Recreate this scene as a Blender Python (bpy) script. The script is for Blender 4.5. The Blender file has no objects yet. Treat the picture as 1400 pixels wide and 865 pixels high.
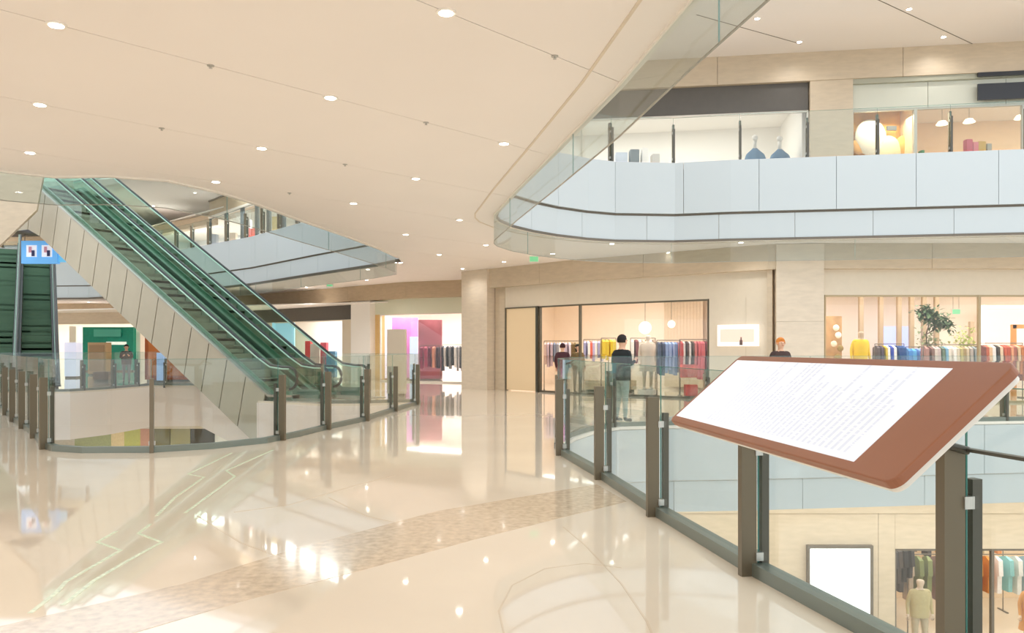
import bpy, bmesh, math, random
from mathutils import Vector, Matrix
from mathutils.geometry import tessellate_polygon
random.seed(7)
SC = bpy.context.scene
COL = SC.collection

# ------------------------------------------------------------ camera, light, exposure
cam_d = bpy.data.cameras.new('camera'); cam = bpy.data.objects.new('camera', cam_d); COL.objects.link(cam)
cam.location = (0, 0, 1.5); cam.rotation_euler = (math.pi/2, 0, 0)
cam_d.sensor_width = 36; cam_d.lens = 36*1109/1400; cam_d.shift_y = 42.5/1400; cam_d.clip_start = .05; cam_d.clip_end = 400
SC.camera = cam
w = bpy.data.worlds.new('daylight'); SC.world = w; w.use_nodes = True
w.node_tree.nodes['Background'].inputs[0].default_value = (.93, .965, 1.0, 1)
w.node_tree.nodes['Background'].inputs[1].default_value = 2.1
SC.view_settings.view_transform = 'Standard'; SC.view_settings.look = 'None'
SC.view_settings.gamma = 1; SC.view_settings.exposure = -0.12
SC.cycles.transparent_max_bounces = 48; SC.cycles.max_bounces = 14; SC.cycles.diffuse_bounces = 7
SPOT_W = 70.0          # ceiling downlights
SHOP_W = 14.0          # shop ceiling panels, per square metre

# ------------------------------------------------------------ helpers
def lin(c):
    if isinstance(c, str):
        c = tuple(int(c[i:i+2], 16) for i in (0, 2, 4))
    return tuple((v/255/12.92 if v/255 <= .04045 else ((v/255+.055)/1.055)**2.4) for v in c) + (1,)
MATS = {}
def mat(name, col, rough=.6, metal=0, spec=.5, var=.0, scale=6, emit=0, coat=0, bump=0, stretch=None):
    if name in MATS: return MATS[name]
    m = bpy.data.materials.new(name); m.use_nodes = True; nt = m.node_tree; b = nt.nodes['Principled BSDF']
    c = lin(col)
    b.inputs['Roughness'].default_value = rough; b.inputs['Metallic'].default_value = metal
    b.inputs['Specular IOR Level'].default_value = spec; b.inputs['Coat Weight'].default_value = coat
    b.inputs['Coat Roughness'].default_value = .04
    b.inputs['Base Color'].default_value = c
    if var or bump:
        tc = nt.nodes.new('ShaderNodeTexCoord'); no = nt.nodes.new('ShaderNodeTexNoise')
        no.inputs['Scale'].default_value = scale; no.inputs['Detail'].default_value = 5
        if stretch:
            mp = nt.nodes.new('ShaderNodeMapping'); mp.inputs['Scale'].default_value = stretch
            nt.links.new(tc.outputs['Object'], mp.inputs[0]); nt.links.new(mp.outputs[0], no.inputs['Vector'])
        else: nt.links.new(tc.outputs['Object'], no.inputs['Vector'])
        cr = nt.nodes.new('ShaderNodeValToRGB')
        cr.color_ramp.elements[0].position = .3; cr.color_ramp.elements[1].position = .7
        cr.color_ramp.elements[0].color = tuple(max(0, v*(1-var)) for v in c[:3]) + (1,)
        cr.color_ramp.elements[1].color = tuple(min(1, v*(1+var*.6)) for v in c[:3]) + (1,)
        nt.links.new(no.outputs['Fac'], cr.inputs[0]); nt.links.new(cr.outputs[0], b.inputs['Base Color'])
        if bump:
            bp = nt.nodes.new('ShaderNodeBump'); bp.inputs['Strength'].default_value = bump; bp.inputs['Distance'].default_value = .01
            nt.links.new(no.outputs['Fac'], bp.inputs['Height']); nt.links.new(bp.outputs[0], b.inputs['Normal'])
    if emit:
        b.inputs['Emission Color'].default_value = c; b.inputs['Emission Strength'].default_value = emit
    MATS[name] = m; return m
def glass(name, tint, ior=1.45, rough=0.0, haze=0.0, hazecol='FFFFFF'):
    m = bpy.data.materials.new(name); m.use_nodes = True; nt = m.node_tree; nt.nodes.clear()
    out = nt.nodes.new('ShaderNodeOutputMaterial'); tr = nt.nodes.new('ShaderNodeBsdfTransparent'); gl = nt.nodes.new('ShaderNodeBsdfGlossy')
    lw = nt.nodes.new('ShaderNodeLayerWeight'); lw.inputs[0].default_value = .5; pw_ = nt.nodes.new('ShaderNodeMath'); pw_.operation = 'POWER'; pw_.inputs[1].default_value = 4.5
    nt.links.new(lw.outputs['Facing'], pw_.inputs[0]); fr = nt.nodes.new('ShaderNodeMath'); fr.operation = 'MULTIPLY_ADD'; fr.inputs[1].default_value = .55; fr.inputs[2].default_value = (ior-1)**2/(ior+1)**2
    nt.links.new(pw_.outputs[0], fr.inputs[0]); mx = nt.nodes.new('ShaderNodeMixShader')
    tr.inputs[0].default_value = lin(tint); gl.inputs['Roughness'].default_value = rough; gl.inputs['Color'].default_value = (1, 1, 1, 1)
    nt.links.new(fr.outputs[0], mx.inputs[0]); nt.links.new(tr.outputs[0], mx.inputs[1]); nt.links.new(gl.outputs[0], mx.inputs[2])
    last = mx
    if haze:
        df = nt.nodes.new('ShaderNodeBsdfDiffuse'); df.inputs[0].default_value = lin(hazecol); m2 = nt.nodes.new('ShaderNodeMixShader')
        m2.inputs[0].default_value = haze; nt.links.new(mx.outputs[0], m2.inputs[1]); nt.links.new(df.outputs[0], m2.inputs[2]); last = m2
    nt.links.new(last.outputs[0], out.inputs[0]); MATS[name] = m; return m

def P(x, y, z):            # photo pixel -> point at height z
    d = (z-1.5)*1109/(475-y); return Vector(((x-700)*d/1109, d, z))
def PD(x, y, d): return Vector(((x-700)*d/1109, d, 1.5+(475-y)*d/1109))
def hit(px, path):         # plan point of polyline seen in photo column px
    k = (px-700)/1109
    for a, b in zip(path, path[1:]):
        fa = a[0]-k*a[1]; fb = b[0]-k*b[1]
        if fa*fb <= 0 and fa != fb:
            t = fa/(fa-fb); return Vector((a[0]+(b[0]-a[0])*t, a[1]+(b[1]-a[1])*t))
    return Vector((k*path[-1][1], path[-1][1]))

def link(name, me, m, parent=None):
    o = bpy.data.objects.new(name, me); COL.objects.link(o)
    for q in (m if isinstance(m, (list, tuple)) else [m]):
        if q is not None: me.materials.append(q)
    if parent is not None: o.parent = parent
    return o
def obj(name, bm, m, parent=None, smooth=False):
    me = bpy.data.meshes.new(name)
    if smooth:
        for f in bm.faces: f.smooth = True
    bm.to_mesh(me); bm.free(); return link(name, me, m, parent)
def empty(name, loc=(0, 0, 0), rz=0):
    o = bpy.data.objects.new(name, None); COL.objects.link(o); o.location = loc; o.rotation_euler = (0, 0, rz); o.empty_display_size = .2; return o
def tag(o, label=None, cat=None, group=None, kind=None):
    if label: o['label'] = label
    if cat: o['category'] = cat
    if group: o['group'] = group
    if kind: o['kind'] = kind
    return o
def S(o): o['kind'] = 'structure'; return o
def copy_tree(o, parent=None):
    c = o.copy(); COL.objects.link(c)
    if parent is not None: c.parent = parent
    for ch in [q for q in ALL_CH(o)]: copy_tree(ch, c)
    return c
def ALL_CH(o): return list(o.children)

def box(bm, c, s, rz=0, mi=0):
    M = Matrix.Translation(Vector(c)) @ Matrix.Rotation(rz, 4, 'Z') @ Matrix.Diagonal((s[0], s[1], s[2], 1))
    r = bmesh.ops.create_cube(bm, size=1, matrix=M)
    if mi:
        for v in r['verts']:
            for f in v.link_faces: f.material_index = mi
    return r['verts']
def cyl(bm, c, r, h, seg=16, r2=None, axis='Z', mi=0):
    M = Matrix.Translation(Vector(c))
    if axis == 'X': M = M @ Matrix.Rotation(math.pi/2, 4, 'Y')
    if axis == 'Y': M = M @ Matrix.Rotation(math.pi/2, 4, 'X')
    r_ = bmesh.ops.create_cone(bm, cap_ends=True, segments=seg, radius1=r, radius2=r if r2 is None else r2, depth=h, matrix=M)
    if mi:
        for v in r_['verts']:
            for f in v.link_faces: f.material_index = mi
def prism(bm, pts, z0, z1, holes=()):
    loops = [list(pts)] + [list(h) for h in holes]
    tris = tessellate_polygon([[Vector((p[0], p[1], 0)) for p in l] for l in loops])
    flat = [p for l in loops for p in l]
    lo = [bm.verts.new((p[0], p[1], z0)) for p in flat]; hi = [bm.verts.new((p[0], p[1], z1)) for p in flat]
    for t in tris:
        a, b, c = [Vector((flat[i][0], flat[i][1])) for i in t]
        if (b-a).cross(c-a) < 0: t = (t[0], t[2], t[1])
        try:
            bm.faces.new([hi[i] for i in t]); bm.faces.new([lo[i] for i in reversed(t)])
        except ValueError: pass
    k = 0
    for l in loops:
        n = len(l)
        for i in range(n):
            j = (i+1) % n
            f = bm.faces.new([lo[k+i], lo[k+j], hi[k+j], hi[k+i]]); f.material_index = 1 if False else 0
        k += n
    bmesh.ops.recalc_face_normals(bm, faces=bm.faces)
    return bm
def flat_fill(loops, z):
    bm = bmesh.new()
    tris = tessellate_polygon([[Vector((p[0], p[1], 0)) for p in l] for l in loops])
    flat = [p for l in loops for p in l]; vs = [bm.verts.new((p[0], p[1], z)) for p in flat]
    for t in tris:
        try: bm.faces.new([vs[i] for i in t])
        except ValueError: pass
    bmesh.ops.recalc_face_normals(bm, faces=bm.faces); return bm
def V2(p): return Vector((p[0], p[1]))
def plen(path): return sum((V2(b)-V2(a)).length for a, b in zip(path, path[1:]))
def at_s(path, s):
    for a, b in zip(path, path[1:]):
        L = (V2(b)-V2(a)).length
        if s <= L or (b is path[-1]):
            return V2(a)+(V2(b)-V2(a))*(s/L if L else 0)
        s -= L
def s_of(path, p):   # arc length of closest point
    best = (1e9, 0); acc = 0
    for a, b in zip(path, path[1:]):
        A, B = V2(a), V2(b); L = (B-A).length
        t = max(0, min(1, (V2(p)-A).dot(B-A)/(L*L))); q = A+(B-A)*t; dd = (q-V2(p)).length
        if dd < best[0]: best = (dd, acc+t*L)
        acc += L
    return best[1]
def cut(path, s0, s1):
    out = [at_s(path, s0)]; acc = 0
    for a, b in zip(path, path[1:]):
        acc += (V2(b)-V2(a)).length
        if s0+1e-4 < acc < s1-1e-4: out.append(V2(b))
    out.append(at_s(path, s1)); return out
def normals(path):
    ns = []
    for i in range(len(path)):
        a = V2(path[max(0, i-1)]); b = V2(path[min(len(path)-1, i+1)]); t = (b-a).normalized(); ns.append(Vector((-t.y, t.x)))
    return ns
def offset(path, o): return [V2(p)+n*o for p, n in zip(path, normals(path))]
def smooth_path(path, it=2):
    for _ in range(it):
        out = [V2(path[0])]
        for a, b in zip(path, path[1:]):
            a, b = V2(a), V2(b); out += [a*.75+b*.25, a*.25+b*.75]
        out.append(V2(path[-1])); path = out
    return path
def wallstrip(bm, path, o0, o1, z0, z1):
    """solid band following a plan path between offsets o0,o1 (left of travel positive)"""
    A = offset(path, o0); B = offset(path, o1)
    prev = None
    for a, b in zip(A, B):
        q = [bm.verts.new((a.x, a.y, z0)), bm.verts.new((b.x, b.y, z0)), bm.verts.new((b.x, b.y, z1)), bm.verts.new((a.x, a.y, z1))]
        if prev:
            for i in range(4):
                j = (i+1) % 4; bm.faces.new([prev[i], prev[j], q[j], q[i]])
        else: bm.faces.new(q)
        prev = q
    bm.faces.new(prev[::-1]); bmesh.ops.recalc_face_normals(bm, faces=bm.faces)
def band(name, path, o0, o1, z0, z1, m, parent=None):
    bm = bmesh.new(); wallstrip(bm, path, o0, o1, z0, z1); return obj(name, bm, m, parent)
def panels(name, path, o0, o1, z0, z1, step, m, parent, gap=.012, start=0):
    L = plen(path); s = start; pts = [0] if start else []
    while s < L-.3: pts.append(s); s += step
    pts.append(L)
    for a, b in zip(pts, pts[1:]): band(name, cut(path, a+gap/2, b-gap/2), o0, o1, z0, z1, m, parent)
def tube(bm, pts, r, seg=8, mi=0, closed=False, radii=None):
    pts = [Vector(p) for p in pts]; rings = []
    up = Vector((0, 0, 1))
    for i, p in enumerate(pts):
        t = (pts[min(i+1, len(pts)-1)]-pts[max(i-1, 0)]).normalized()
        a = t.cross(up)
        if a.length < .05: a = t.cross(Vector((0, 1, 0)))
        a.normalize(); b = t.cross(a).normalized(); rr = radii[i] if radii else r
        rings.append([bm.verts.new(p+(a*math.cos(2*math.pi*k/seg)+b*math.sin(2*math.pi*k/seg))*rr) for k in range(seg)])
    for A, B in zip(rings, rings[1:]):
        for k in range(seg):
            f = bm.faces.new([A[k], A[(k+1) % seg], B[(k+1) % seg], B[k]]); f.material_index = mi; f.smooth = True
    bm.faces.new(rings[0][::-1]).material_index = mi; bm.faces.new(rings[-1]).material_index = mi
ORD = ['first', 'second', 'third', 'fourth', 'fifth', 'sixth', 'seventh', 'eighth', 'ninth', 'tenth', 'eleventh', 'twelfth', 'thirteenth',
       'fourteenth', 'fifteenth', 'sixteenth', 'seventeenth', 'eighteenth', 'nineteenth', 'twentieth', 'twenty-first', 'twenty-second', 'twenty-third', 'twenty-fourth', 'twenty-fifth', 'twenty-sixth', 'twenty-seventh', 'twenty-eighth', 'twenty-ninth', 'thirtieth']

# ------------------------------------------------------------ materials
m_floor = mat('polished_cream_marble', (238, 225, 206), rough=.035, spec=.85, var=.05, scale=.7, coat=.2)
m_terra = mat('brown_terrazzo', (222, 202, 176), rough=.12, spec=.7, var=.24, scale=16, coat=.3)
m_joint_refl = mat('joint_and_reflection_line', (222, 206, 184), rough=.12, spec=.6)
m_mint = mat('painted_mint_reflection', (232, 242, 214), rough=.15, spec=.8, var=.2, scale=25)
m_ceil = mat('cream_ceiling_board', (240, 234, 229), rough=.7, spec=.2, var=.015, scale=.5)
m_slab = mat('slab_core', (200, 190, 176), rough=.8)
m_white = mat('white_fascia_panel', (198, 207, 210), rough=.6, spec=.3)
m_pinkw = mat('pale_rose_fascia', (242, 231, 223), rough=.4, spec=.4)
m_stone = mat('beige_travertine', (220, 206, 186), rough=.45, var=.07, scale=3, stretch=(1, 1, 4))
m_stone2 = mat('sand_travertine', (204, 188, 164), rough=.45, var=.07, scale=3, stretch=(1, 1, 4))
m_stone3 = mat('tan_stone', (194, 174, 146), rough=.5, var=.08, scale=3, stretch=(1, 1, 4))
m_wallp = mat('greige_wall_panel', (222, 211, 192), rough=.5, var=.02)
m_cream = mat('cream_shop_wall', (252, 240, 226), rough=.6, var=.02)
m_wht = mat('white_shop_wall', (246, 242, 236), rough=.6)
m_dark = mat('dark_grey_header', (92, 88, 82), rough=.4, var=.05)
m_black = mat('black_sign_panel', (30, 32, 38), rough=.3)
m_post = mat('bronze_post', (112, 102, 84), rough=.35, metal=.35, spec=.5)
m_postd = mat('dark_bronze_fin', (84, 82, 74), rough=.35, metal=.35)
m_shoe = mat('grey_green_shoe', (120, 128, 120), rough=.3, metal=.4)
m_rim = mat('dark_rim', (110, 102, 90), rough=.4, metal=.2)
m_steel = mat('brushed_steel', (190, 188, 182), rough=.3, metal=.8)
m_brown = mat('terracotta_brown_leatherette', (150, 96, 68), rough=.42, var=.03)
m_acryl = mat('frosted_white_acrylic', (226, 224, 216), rough=.2)
m_edge = mat('teal_glass_edge', (60, 128, 118), rough=.15)
m_tr = mat('truss_panel_champagne', (192, 186, 168), rough=.3, metal=.1, var=.05, scale=1.5)
m_trj = mat('truss_joint_bronze', (112, 98, 78), rough=.5)
m_rubber = mat('handrail_rubber', (26, 40, 38), rough=.35)
m_mintr = mat('mint_guide_strip', (186, 228, 210), rough=.3)
m_step = mat('escalator_step', (96, 128, 104), rough=.45, metal=.3)
m_stepn = mat('escalator_step_grey', (168, 172, 158), rough=.45, metal=.3)
m_skirt = mat('escalator_skirt_green', (132, 160, 146), rough=.3, metal=.2)
m_slate = mat('slate_cladding', (52, 58, 62), rough=.4)
m_led = mat('downlight_lens', (255, 250, 240), emit=22)
m_trimw = mat('white_metal_trim', (236, 230, 220), rough=.4)
m_panelL = mat('shop_light_panel', (255, 248, 236), emit=3)
g_rail = glass('railing_glass', 'F5F9F8', ior=1.4)
g_win = glass('shop_glass', 'FAFAFA', ior=1.35)
g_drop = glass('smoke_curtain_glass', 'EEF3F3', ior=1.38)
g_esc = glass('green_balustrade_glass', 'E9F4EE', ior=1.45)
def cm(c, rough=.8):
    n = 'fabric_%02x%02x%02x' % tuple(c); return mat(n, c, rough=rough, var=.08, scale=20)

# ------------------------------------------------------------ plan outlines
# right atrium
R_floor = [(3.9, -5), (2.84, 0), (2.45, 1.8), (2.06, 3.6), (1.68, 5.37), (1.38, 7.23), (1.12, 9.24), (.80, 11.2), (.74, 12.1), (.80, 12.8), (1.02, 13.6), (1.4, 14.5), (2.0, 15.35), (2.87, 15.6), (4.5, 15.75), (7, 16.1), (10.5, 16.6), (20, 17.5)]
R_up = [(3.35, -5), (2.55, 0), (1.47, 6.54), (1.17, 8.63), (.63, 11.6), (.12, 14.3), (-.2, 16.2), (-.34, 17.0), (-.36, 17.45), (-.30, 17.95), (0, 18.8), (.5, 19.6), (1.1, 20.3), (1.9, 20.95), (2.7, 21.35), (4.3, 21.5), (5.7, 21.15), (8.5, 20.7), (12.6, 20), (24, 18.8)]
# left atrium, near edge from the left round to the tip, then the far edge back to the left
L_near = [(-16, 24), (-14, 21.8), (-12.4, 19.8), (-11, 17.9), (-10, 16.5), (-8.96, 15.1), (-7.8, 13.5), (-6.95, 12.2), (-6.6, 11.85), (-6.1, 11.65), (-5.2, 11.7), (-4.5, 12.1), (-3.95, 12.8), (-3.7, 13.7), (-3.5, 14.85), (-3.1, 16.6), (-2.88, 19.1), (-2.62, 21.3), (-2.6, 22.0)]
L_land = [(-2.75, 22.25), (-3.1, 22.2), (-3.9, 21.75), (-5.2, 21.7), (-7.2, 22.98)]
L_far = [(-8.8, 26), (-12.5, 32.5), (-14.3, 32.3), (-14.6, 29.2), (-15.1, 27.7), (-17.0, 27.0), (-19, 26.6)]
L_floor = L_near + L_land + L_far
L_up_near = [(-45, 9), (-12, 7.8), (-8.6, 11.8), (-8.0, 12.9), (-7.48, 13.25), (-6.55, 13.2), (-5.75, 13.56), (-5.26, 14.58), (-4.97, 15.76), (-4.64, 17.74), (-4.18, 20.16), (-3.73, 23), (-3.53, 25.2)]
L_up_far = [(-3.6, 26.0), (-4.6, 27.5), (-7.5, 30.9), (-11.4, 35.7), (-18, 42), (-24, 46), (-32, 47), (-45, 47)]
L_up = L_up_near + L_up_far
OUT = [(-47, -9), (30, -9), (30, 62), (-47, 62)]
Rf_hole = R_floor + [(20, -5)]
Ru_hole = R_up + [(24, -5)]

# ------------------------------------------------------------ floor
bm = bmesh.new(); prism(bm, OUT, -.35, 0, holes=[Rf_hole, L_floor]); floor = S(obj('floor', bm, m_floor))
bm = bmesh.new(); prism(bm, OUT, -1.6, -.36, holes=[offset(Rf_hole, .0)+[], L_floor]); lc = obj('lower_ceiling', bm, m_ceil); S(lc); lc.location.z = 0
bm = bmesh.new(); box(bm, (-8, 24, -6.0), (78, 70, .2)); S(obj('floor_lower_level', bm, mat('lower_floor_stone', (224, 208, 186), rough=.12, spec=.6)))
up = [(-60, 880), (0, 856), (100, 833), (250, 798), (400, 751), (600, 698), (780, 668), (850, 661)]
dn = [(60, 905), (180, 866), (330, 822), (500, 778), (650, 737), (770, 707), (850, 688), (850, 680)]
pl = [P(*p, .0) for p in up] + [P(*p, .0) for p in dn[::-1]]
pl = [P(*p, 0) for p in up[:-1]] + [Vector((.93, 8.9, 0)), Vector((1.12, 7.9, 0))] + [P(*p, 0) for p in dn[:-2][::-1]]
bm = bmesh.new(); prism(bm, [(p.x, p.y) for p in pl], .0, .0015); o = obj('terrazzo_band', bm, m_terra, floor); o['label'] = 'speckled brown terrazzo band'
def ribbon(name, pix, wd, m, parent=floor, z=.0018):
    pts = [P(x, y, 0) for x, y in pix]; path = [(p.x, p.y) for p in pts]
    bm = bmesh.new(); wallstrip(bm, path, -wd/2, wd/2, .0002, z); return obj(name, bm, m, parent)
ribbon('joint_and_reflection_line', [(770, 720), (800, 745), (850, 798), (885, 850), (905, 900)], .012, m_joint_refl)
ribbon('joint_and_reflection_line', [(690, 870), (682, 835), (700, 800), (745, 777), (800, 770), (850, 776)], .010, m_joint_refl)  # this arc is a painted reflection, not a joint
ribbon('joint_and_reflection_line', [(270, 705), (330, 742), (400, 768)], .018, m_joint_refl)
ribbon('joint_and_reflection_line', [(320, 700), (395, 690), (480, 665), (540, 650)], .018, m_joint_refl)
ribbon('joint_and_reflection_line', [(450, 680), (500, 705), (545, 715), (640, 700)], .018, m_joint_refl)
for pix in ([(41, 838), (77, 810), (90, 795), (165, 752), (133, 741), (159, 726)], [(214, 705), (240, 679), (279, 652), (257, 648), (317, 619)],
            [(86, 827), (129, 793), (175, 766), (221, 741), (189, 729), (206, 716)], [(253, 701), (283, 679), (321, 651), (309, 643), (373, 615)]):
    o = ribbon('painted_reflection_line', pix, .03, m_mint)  # mint zigzags painted on the floor in place of reflections

# ------------------------------------------------------------ ceilings
A0 = Vector((-3.95, 7.03)); v1 = Vector((1.92, 2.04)); v2 = Vector((-1.48, 2.30)); nn = Vector((-v1.y, v1.x)).normalized()
def strips(name, outer, holes, z, k0, k1, parent):
    for k in range(k0, k1):
        bm = flat_fill([outer]+holes, z)
        for kk, sgn in ((k, 1), (k+1, -1)):
            c = A0.dot(nn)+(v2.dot(nn))*kk + sgn*.006; co = Vector((nn.x*c, nn.y*c, z)); no = Vector((nn.x, nn.y, 0))*sgn
            g = bm.verts[:]+bm.edges[:]+bm.faces[:]
            bmesh.ops.bisect_plane(bm, geom=g, plane_co=co, plane_no=no, clear_inner=True, clear_outer=False)
        if not bm.faces: bm.free(); continue
        for f in bm.faces:
            if f.normal.z > 0: f.normal_flip()
        r = bmesh.ops.extrude_face_region(bm, geom=bm.faces[:])
        bmesh.ops.translate(bm, verts=[e for e in r['geom'] if isinstance(e, bmesh.types.BMVert)], vec=(0, 0, .03))
        bmesh.ops.recalc_face_normals(bm, faces=bm.faces)
        obj(name, bm, m_ceil, parent)
bm = bmesh.new(); prism(bm, OUT, 4.335, 6.2, holes=[Ru_hole, L_up]); ceiling = S(obj('ceiling', bm, mat('ceiling_void_grey', (212, 202, 190), rough=.8)))
strips('ceiling_panel', OUT, [Ru_hole, L_up], 4.30, -16, 22, ceiling)
R2 = [(-1.0, -8), (28, -8), (28, 18.4), (13, 19.3), (-1.0, 19.3)]; L2 = [(-44, 14), (-8, 11), (-8, 32), (-20, 40), (-44, 44)]  # out-of-view roof openings, widened to throw more sky light on the fascias
bm = bmesh.new(); prism(bm, OUT, 9.8, 10.2, holes=[R2, L2]); ceil2 = S(obj('ceiling_upper_level', bm, m_ceil))
for dx in (0, 1):      # joints of the upper ceiling
    pass
ribs = [((952, 20), (1095, 60)), ((1180, -10), (1330, 60))]
for a, b in ribs:
    A, B = P(*a, 9.8), P(*b, 9.8); bm = bmesh.new(); wallstrip(bm, [(A.x, A.y), (B.x, B.y)], -.01, .01, 9.793, 9.8); obj('seam', bm, m_rim, ceil2)

# edge trims and fascias of the openings
t1 = S(empty('trim_1', (0, 0, 0)))
ru = [V2(p) for p in R_up]
L_tot = plen(ru); far_s = s_of(ru, (-.34, 17.0))
band('soffit_bead', ru, -.02, .05, 4.27, 4.335, m_trimw, t1)
band('soffit_bead', ru, .42, .45, 4.29, 4.30, m_stone, t1)
rf = cut(ru, far_s-.1, L_tot)
panels('fascia_panel', rf, -.10, .10, 5.03, 6.37, 1.9, m_white, t1)
panels('fascia_panel', rf, -.03, -.002, 4.34, 4.97, 1.9, m_white, t1, start=.9)
band('recess', rf, -.015, -.001, 4.96, 5.04, m_rim, t1)
band('rim', rf, -.05, .02, 4.28, 4.335, m_rim, t1)
rn = cut(ru, 0, far_s-.1)
panels('fascia_panel', rn, -.06, -.002, 4.34, 6.37, 1.9, m_white, t1)
t2 = S(empty('trim_2'))
lun = [V2(p) for p in L_up_near]; luf = [V2(p) for p in L_up_far]
lall = [V2(p) for p in L_up]
band('rim', lun, -.03, .05, 4.27, 4.335, m_trimw, t2)
panels('fascia_panel', luf, .0, .10, 5.03, 6.37, 2.4, m_white, t2)
panels('fascia_panel', luf, .002, .04, 4.34, 4.97, 2.4, m_white, t2, start=1.2)
band('recess', luf, .001, .03, 4.96, 5.04, m_rim, t2)
band('rim', luf, -.03, .10, 4.24, 4.33, m_rim, t2)
panels('fascia_panel', lun, .0, .08, 4.34, 6.3, 2.4, m_white, t2)
t3 = S(empty('trim_3')); rfl = [V2(p) for p in R_floor]
panels('fascia_panel', rfl, -.05, .01, -1.05, -.06, 2.6, m_white, t3)
panels('fascia_panel', rfl, -.02, .02, -1.66, -1.07, 2.6, m_white, t3, start=1.3)
band('floor_nosing', rfl, -.06, .03, -.05, .004, m_trimw, t3)
t4 = S(empty('trim_4'))
lfl = [V2(p) for p in L_near]; lfa = [V2(p) for p in L_land+L_far]
lall_f = [V2(p) for p in [L_near[-1]]+L_land+L_far]
band('floor_nosing', lfl, -.06, .03, -.05, .004, m_trimw, t4)
panels('fascia_panel', lfl, -.05, .02, -1.64, -.06, 2.6, m_pinkw, t4)
panels('fascia_panel', lall_f, -.05, .02, -1.64, -.06, 2.6, m_pinkw, t4)

# ------------------------------------------------------------ glass smoke curtains
def curtain(name, label, path, z0, z1, step, start=0):
    r = tag(empty(name), label, 'glass screen')
    L = plen(path); s = start if start else 0; pts = [0]
    if start: pts.append(start)
    s = pts[-1]+step
    while s < L-.5: pts.append(s); s += step
    pts.append(L)
    for a, b in zip(pts, pts[1:]):
        seg = cut(path, a+.004, b-.004)
        band('glass_pane', seg, -.004, .004, z0, z1, g_drop, r)
        band('bottom_edge', seg, -.008, .008, z0-.012, z0, m_edge if False else mat('drop_glass_rim', (150, 150, 140), rough=.3), r)
        p = at_s(path, b); t = (at_s(path, b)-at_s(path, b-.05)).normalized()
        bm = bmesh.new(); box(bm, (p.x, p.y, (z0+z1)/2), (.006, .012, z1-z0), math.atan2(t.y, t.x)); obj('pane_edge', bm, mat('pane_edge_grey', (140, 170, 164), rough=.2), r)
    return r
joint_s = s_of(ru, (1.56, 6.0))
curtain('smoke_curtain', 'clear glass smoke curtain hanging from the ceiling edge round the right atrium', offset(ru, .03), 3.75, 4.27, 4.6, start=joint_s)
lsm = offset(cut(lall, s_of(lall, (-8.3, 12.3)), s_of(lall, (-12, 36.5))), .10)
curtain('smoke_curtain', 'clear glass smoke curtain hanging from the ceiling edge above the escalators', lsm, 3.85, 4.30, 4.6)

# ------------------------------------------------------------ railings
def post_at(parent, p, t, side, zb, front=1.06, rear=.92, wd=.105):
    n = Vector((-t.y, t.x))*side; a = math.atan2(t.y, t.x)
    bm = bmesh.new()
    c = p+n*(.02+wd/2); vs = box(bm, (c.x, c.y, zb+front/2), (.055, wd, front), a)
    # slight chamfer at the top
    bmesh.ops.bevel(bm, geom=[e for e in bm.edges if abs(e.verts[0].co.z-zb-front) < .001 and abs(e.verts[1].co.z-zb-front) < .001], offset=.006, segments=1)
    o = obj('post', bm, m_post, parent)
    bm = bmesh.new(); c = p-n*.045; box(bm, (c.x, c.y, zb+rear/2-.05), (.05, .05, rear+.1), a); obj('rear_fin', bm, m_postd, o)
    for z_, s_ in ((.13, .09), (rear-.1, .075)):
        bm = bmesh.new(); c = p+n*.005; box(bm, (c.x, c.y, zb+z_), (s_, .05, .055), a); obj('clamp', bm, m_steel, o)
    return o
def railing(name, label, path, side, zb=0, posts=None, step=1.8, gh=1.33, shoe=True, label_cat='railing'):
    r = tag(empty(name, (0, 0, 0)), label, label_cat)
    L = plen(path)
    if posts is None:
        n = max(1, round(L/step)); ss = [L*i/n for i in range(n+1)]
    else: ss = sorted(s_of(path, p) for p in posts)
    for s in ss:
        t = (at_s(path, min(L, s+.05))-at_s(path, max(0, s-.05))).normalized(); post_at(r, at_s(path, s), t, side, zb)
    ends = ([0] if ss[0] > .3 else []) + ss + ([L] if L-ss[-1] > .3 else [])
    for a, b in zip(ends, ends[1:]):
        seg = cut(path, a+.008, b-.008)
        bm = bmesh.new(); wallstrip(bm, seg, -.006, .006, zb+.06, zb+gh)
        g = obj('glass_panel', bm, g_rail, r)
        p = at_s(path, b-.01); t = (p-at_s(path, b-.06)).normalized()
        bm = bmesh.new(); box(bm, (p.x, p.y, zb+.06+(gh-.06)/2), (.006, .008, gh-.06), math.atan2(t.y, t.x))
        wallstrip(bm, seg, -.0062, .0062, zb+gh, zb+gh+.004); obj('glass_edge', bm, m_edge, g)
        if shoe: band('base_shoe', cut(path, a, b), -.055, .055, zb, zb+.085, m_shoe, r)
    return r
RR = offset(rfl, .06)     # walkway side is to the left of travel
near_posts = [(2.62, 0.1), (2.40, 1.85), (2.06, 3.6), (1.68, 5.37), (1.38, 7.23), (1.12, 9.24), (.76, 11.3)]
tip_s = s_of(RR, (.74, 12.0))
railing('glass_railing', 'glass railing with bronze posts curving along the right atrium edge under the brown panel', cut(RR, 0, tip_s), 1, posts=near_posts)
railing('glass_railing', 'glass railing across the right atrium in front of the shops', cut(RR, tip_s+.05, plen(RR)), 1, posts=[(.84, 13.1), (1.9, 15.3), (3.8, 15.7), (5.9, 15.95), (7.8, 16.2), (10.1, 16.6), (12, 16.8), (14, 17)])
LL = offset(lfl, -.08)
LL = [V2(p) for p in lfl]
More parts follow.
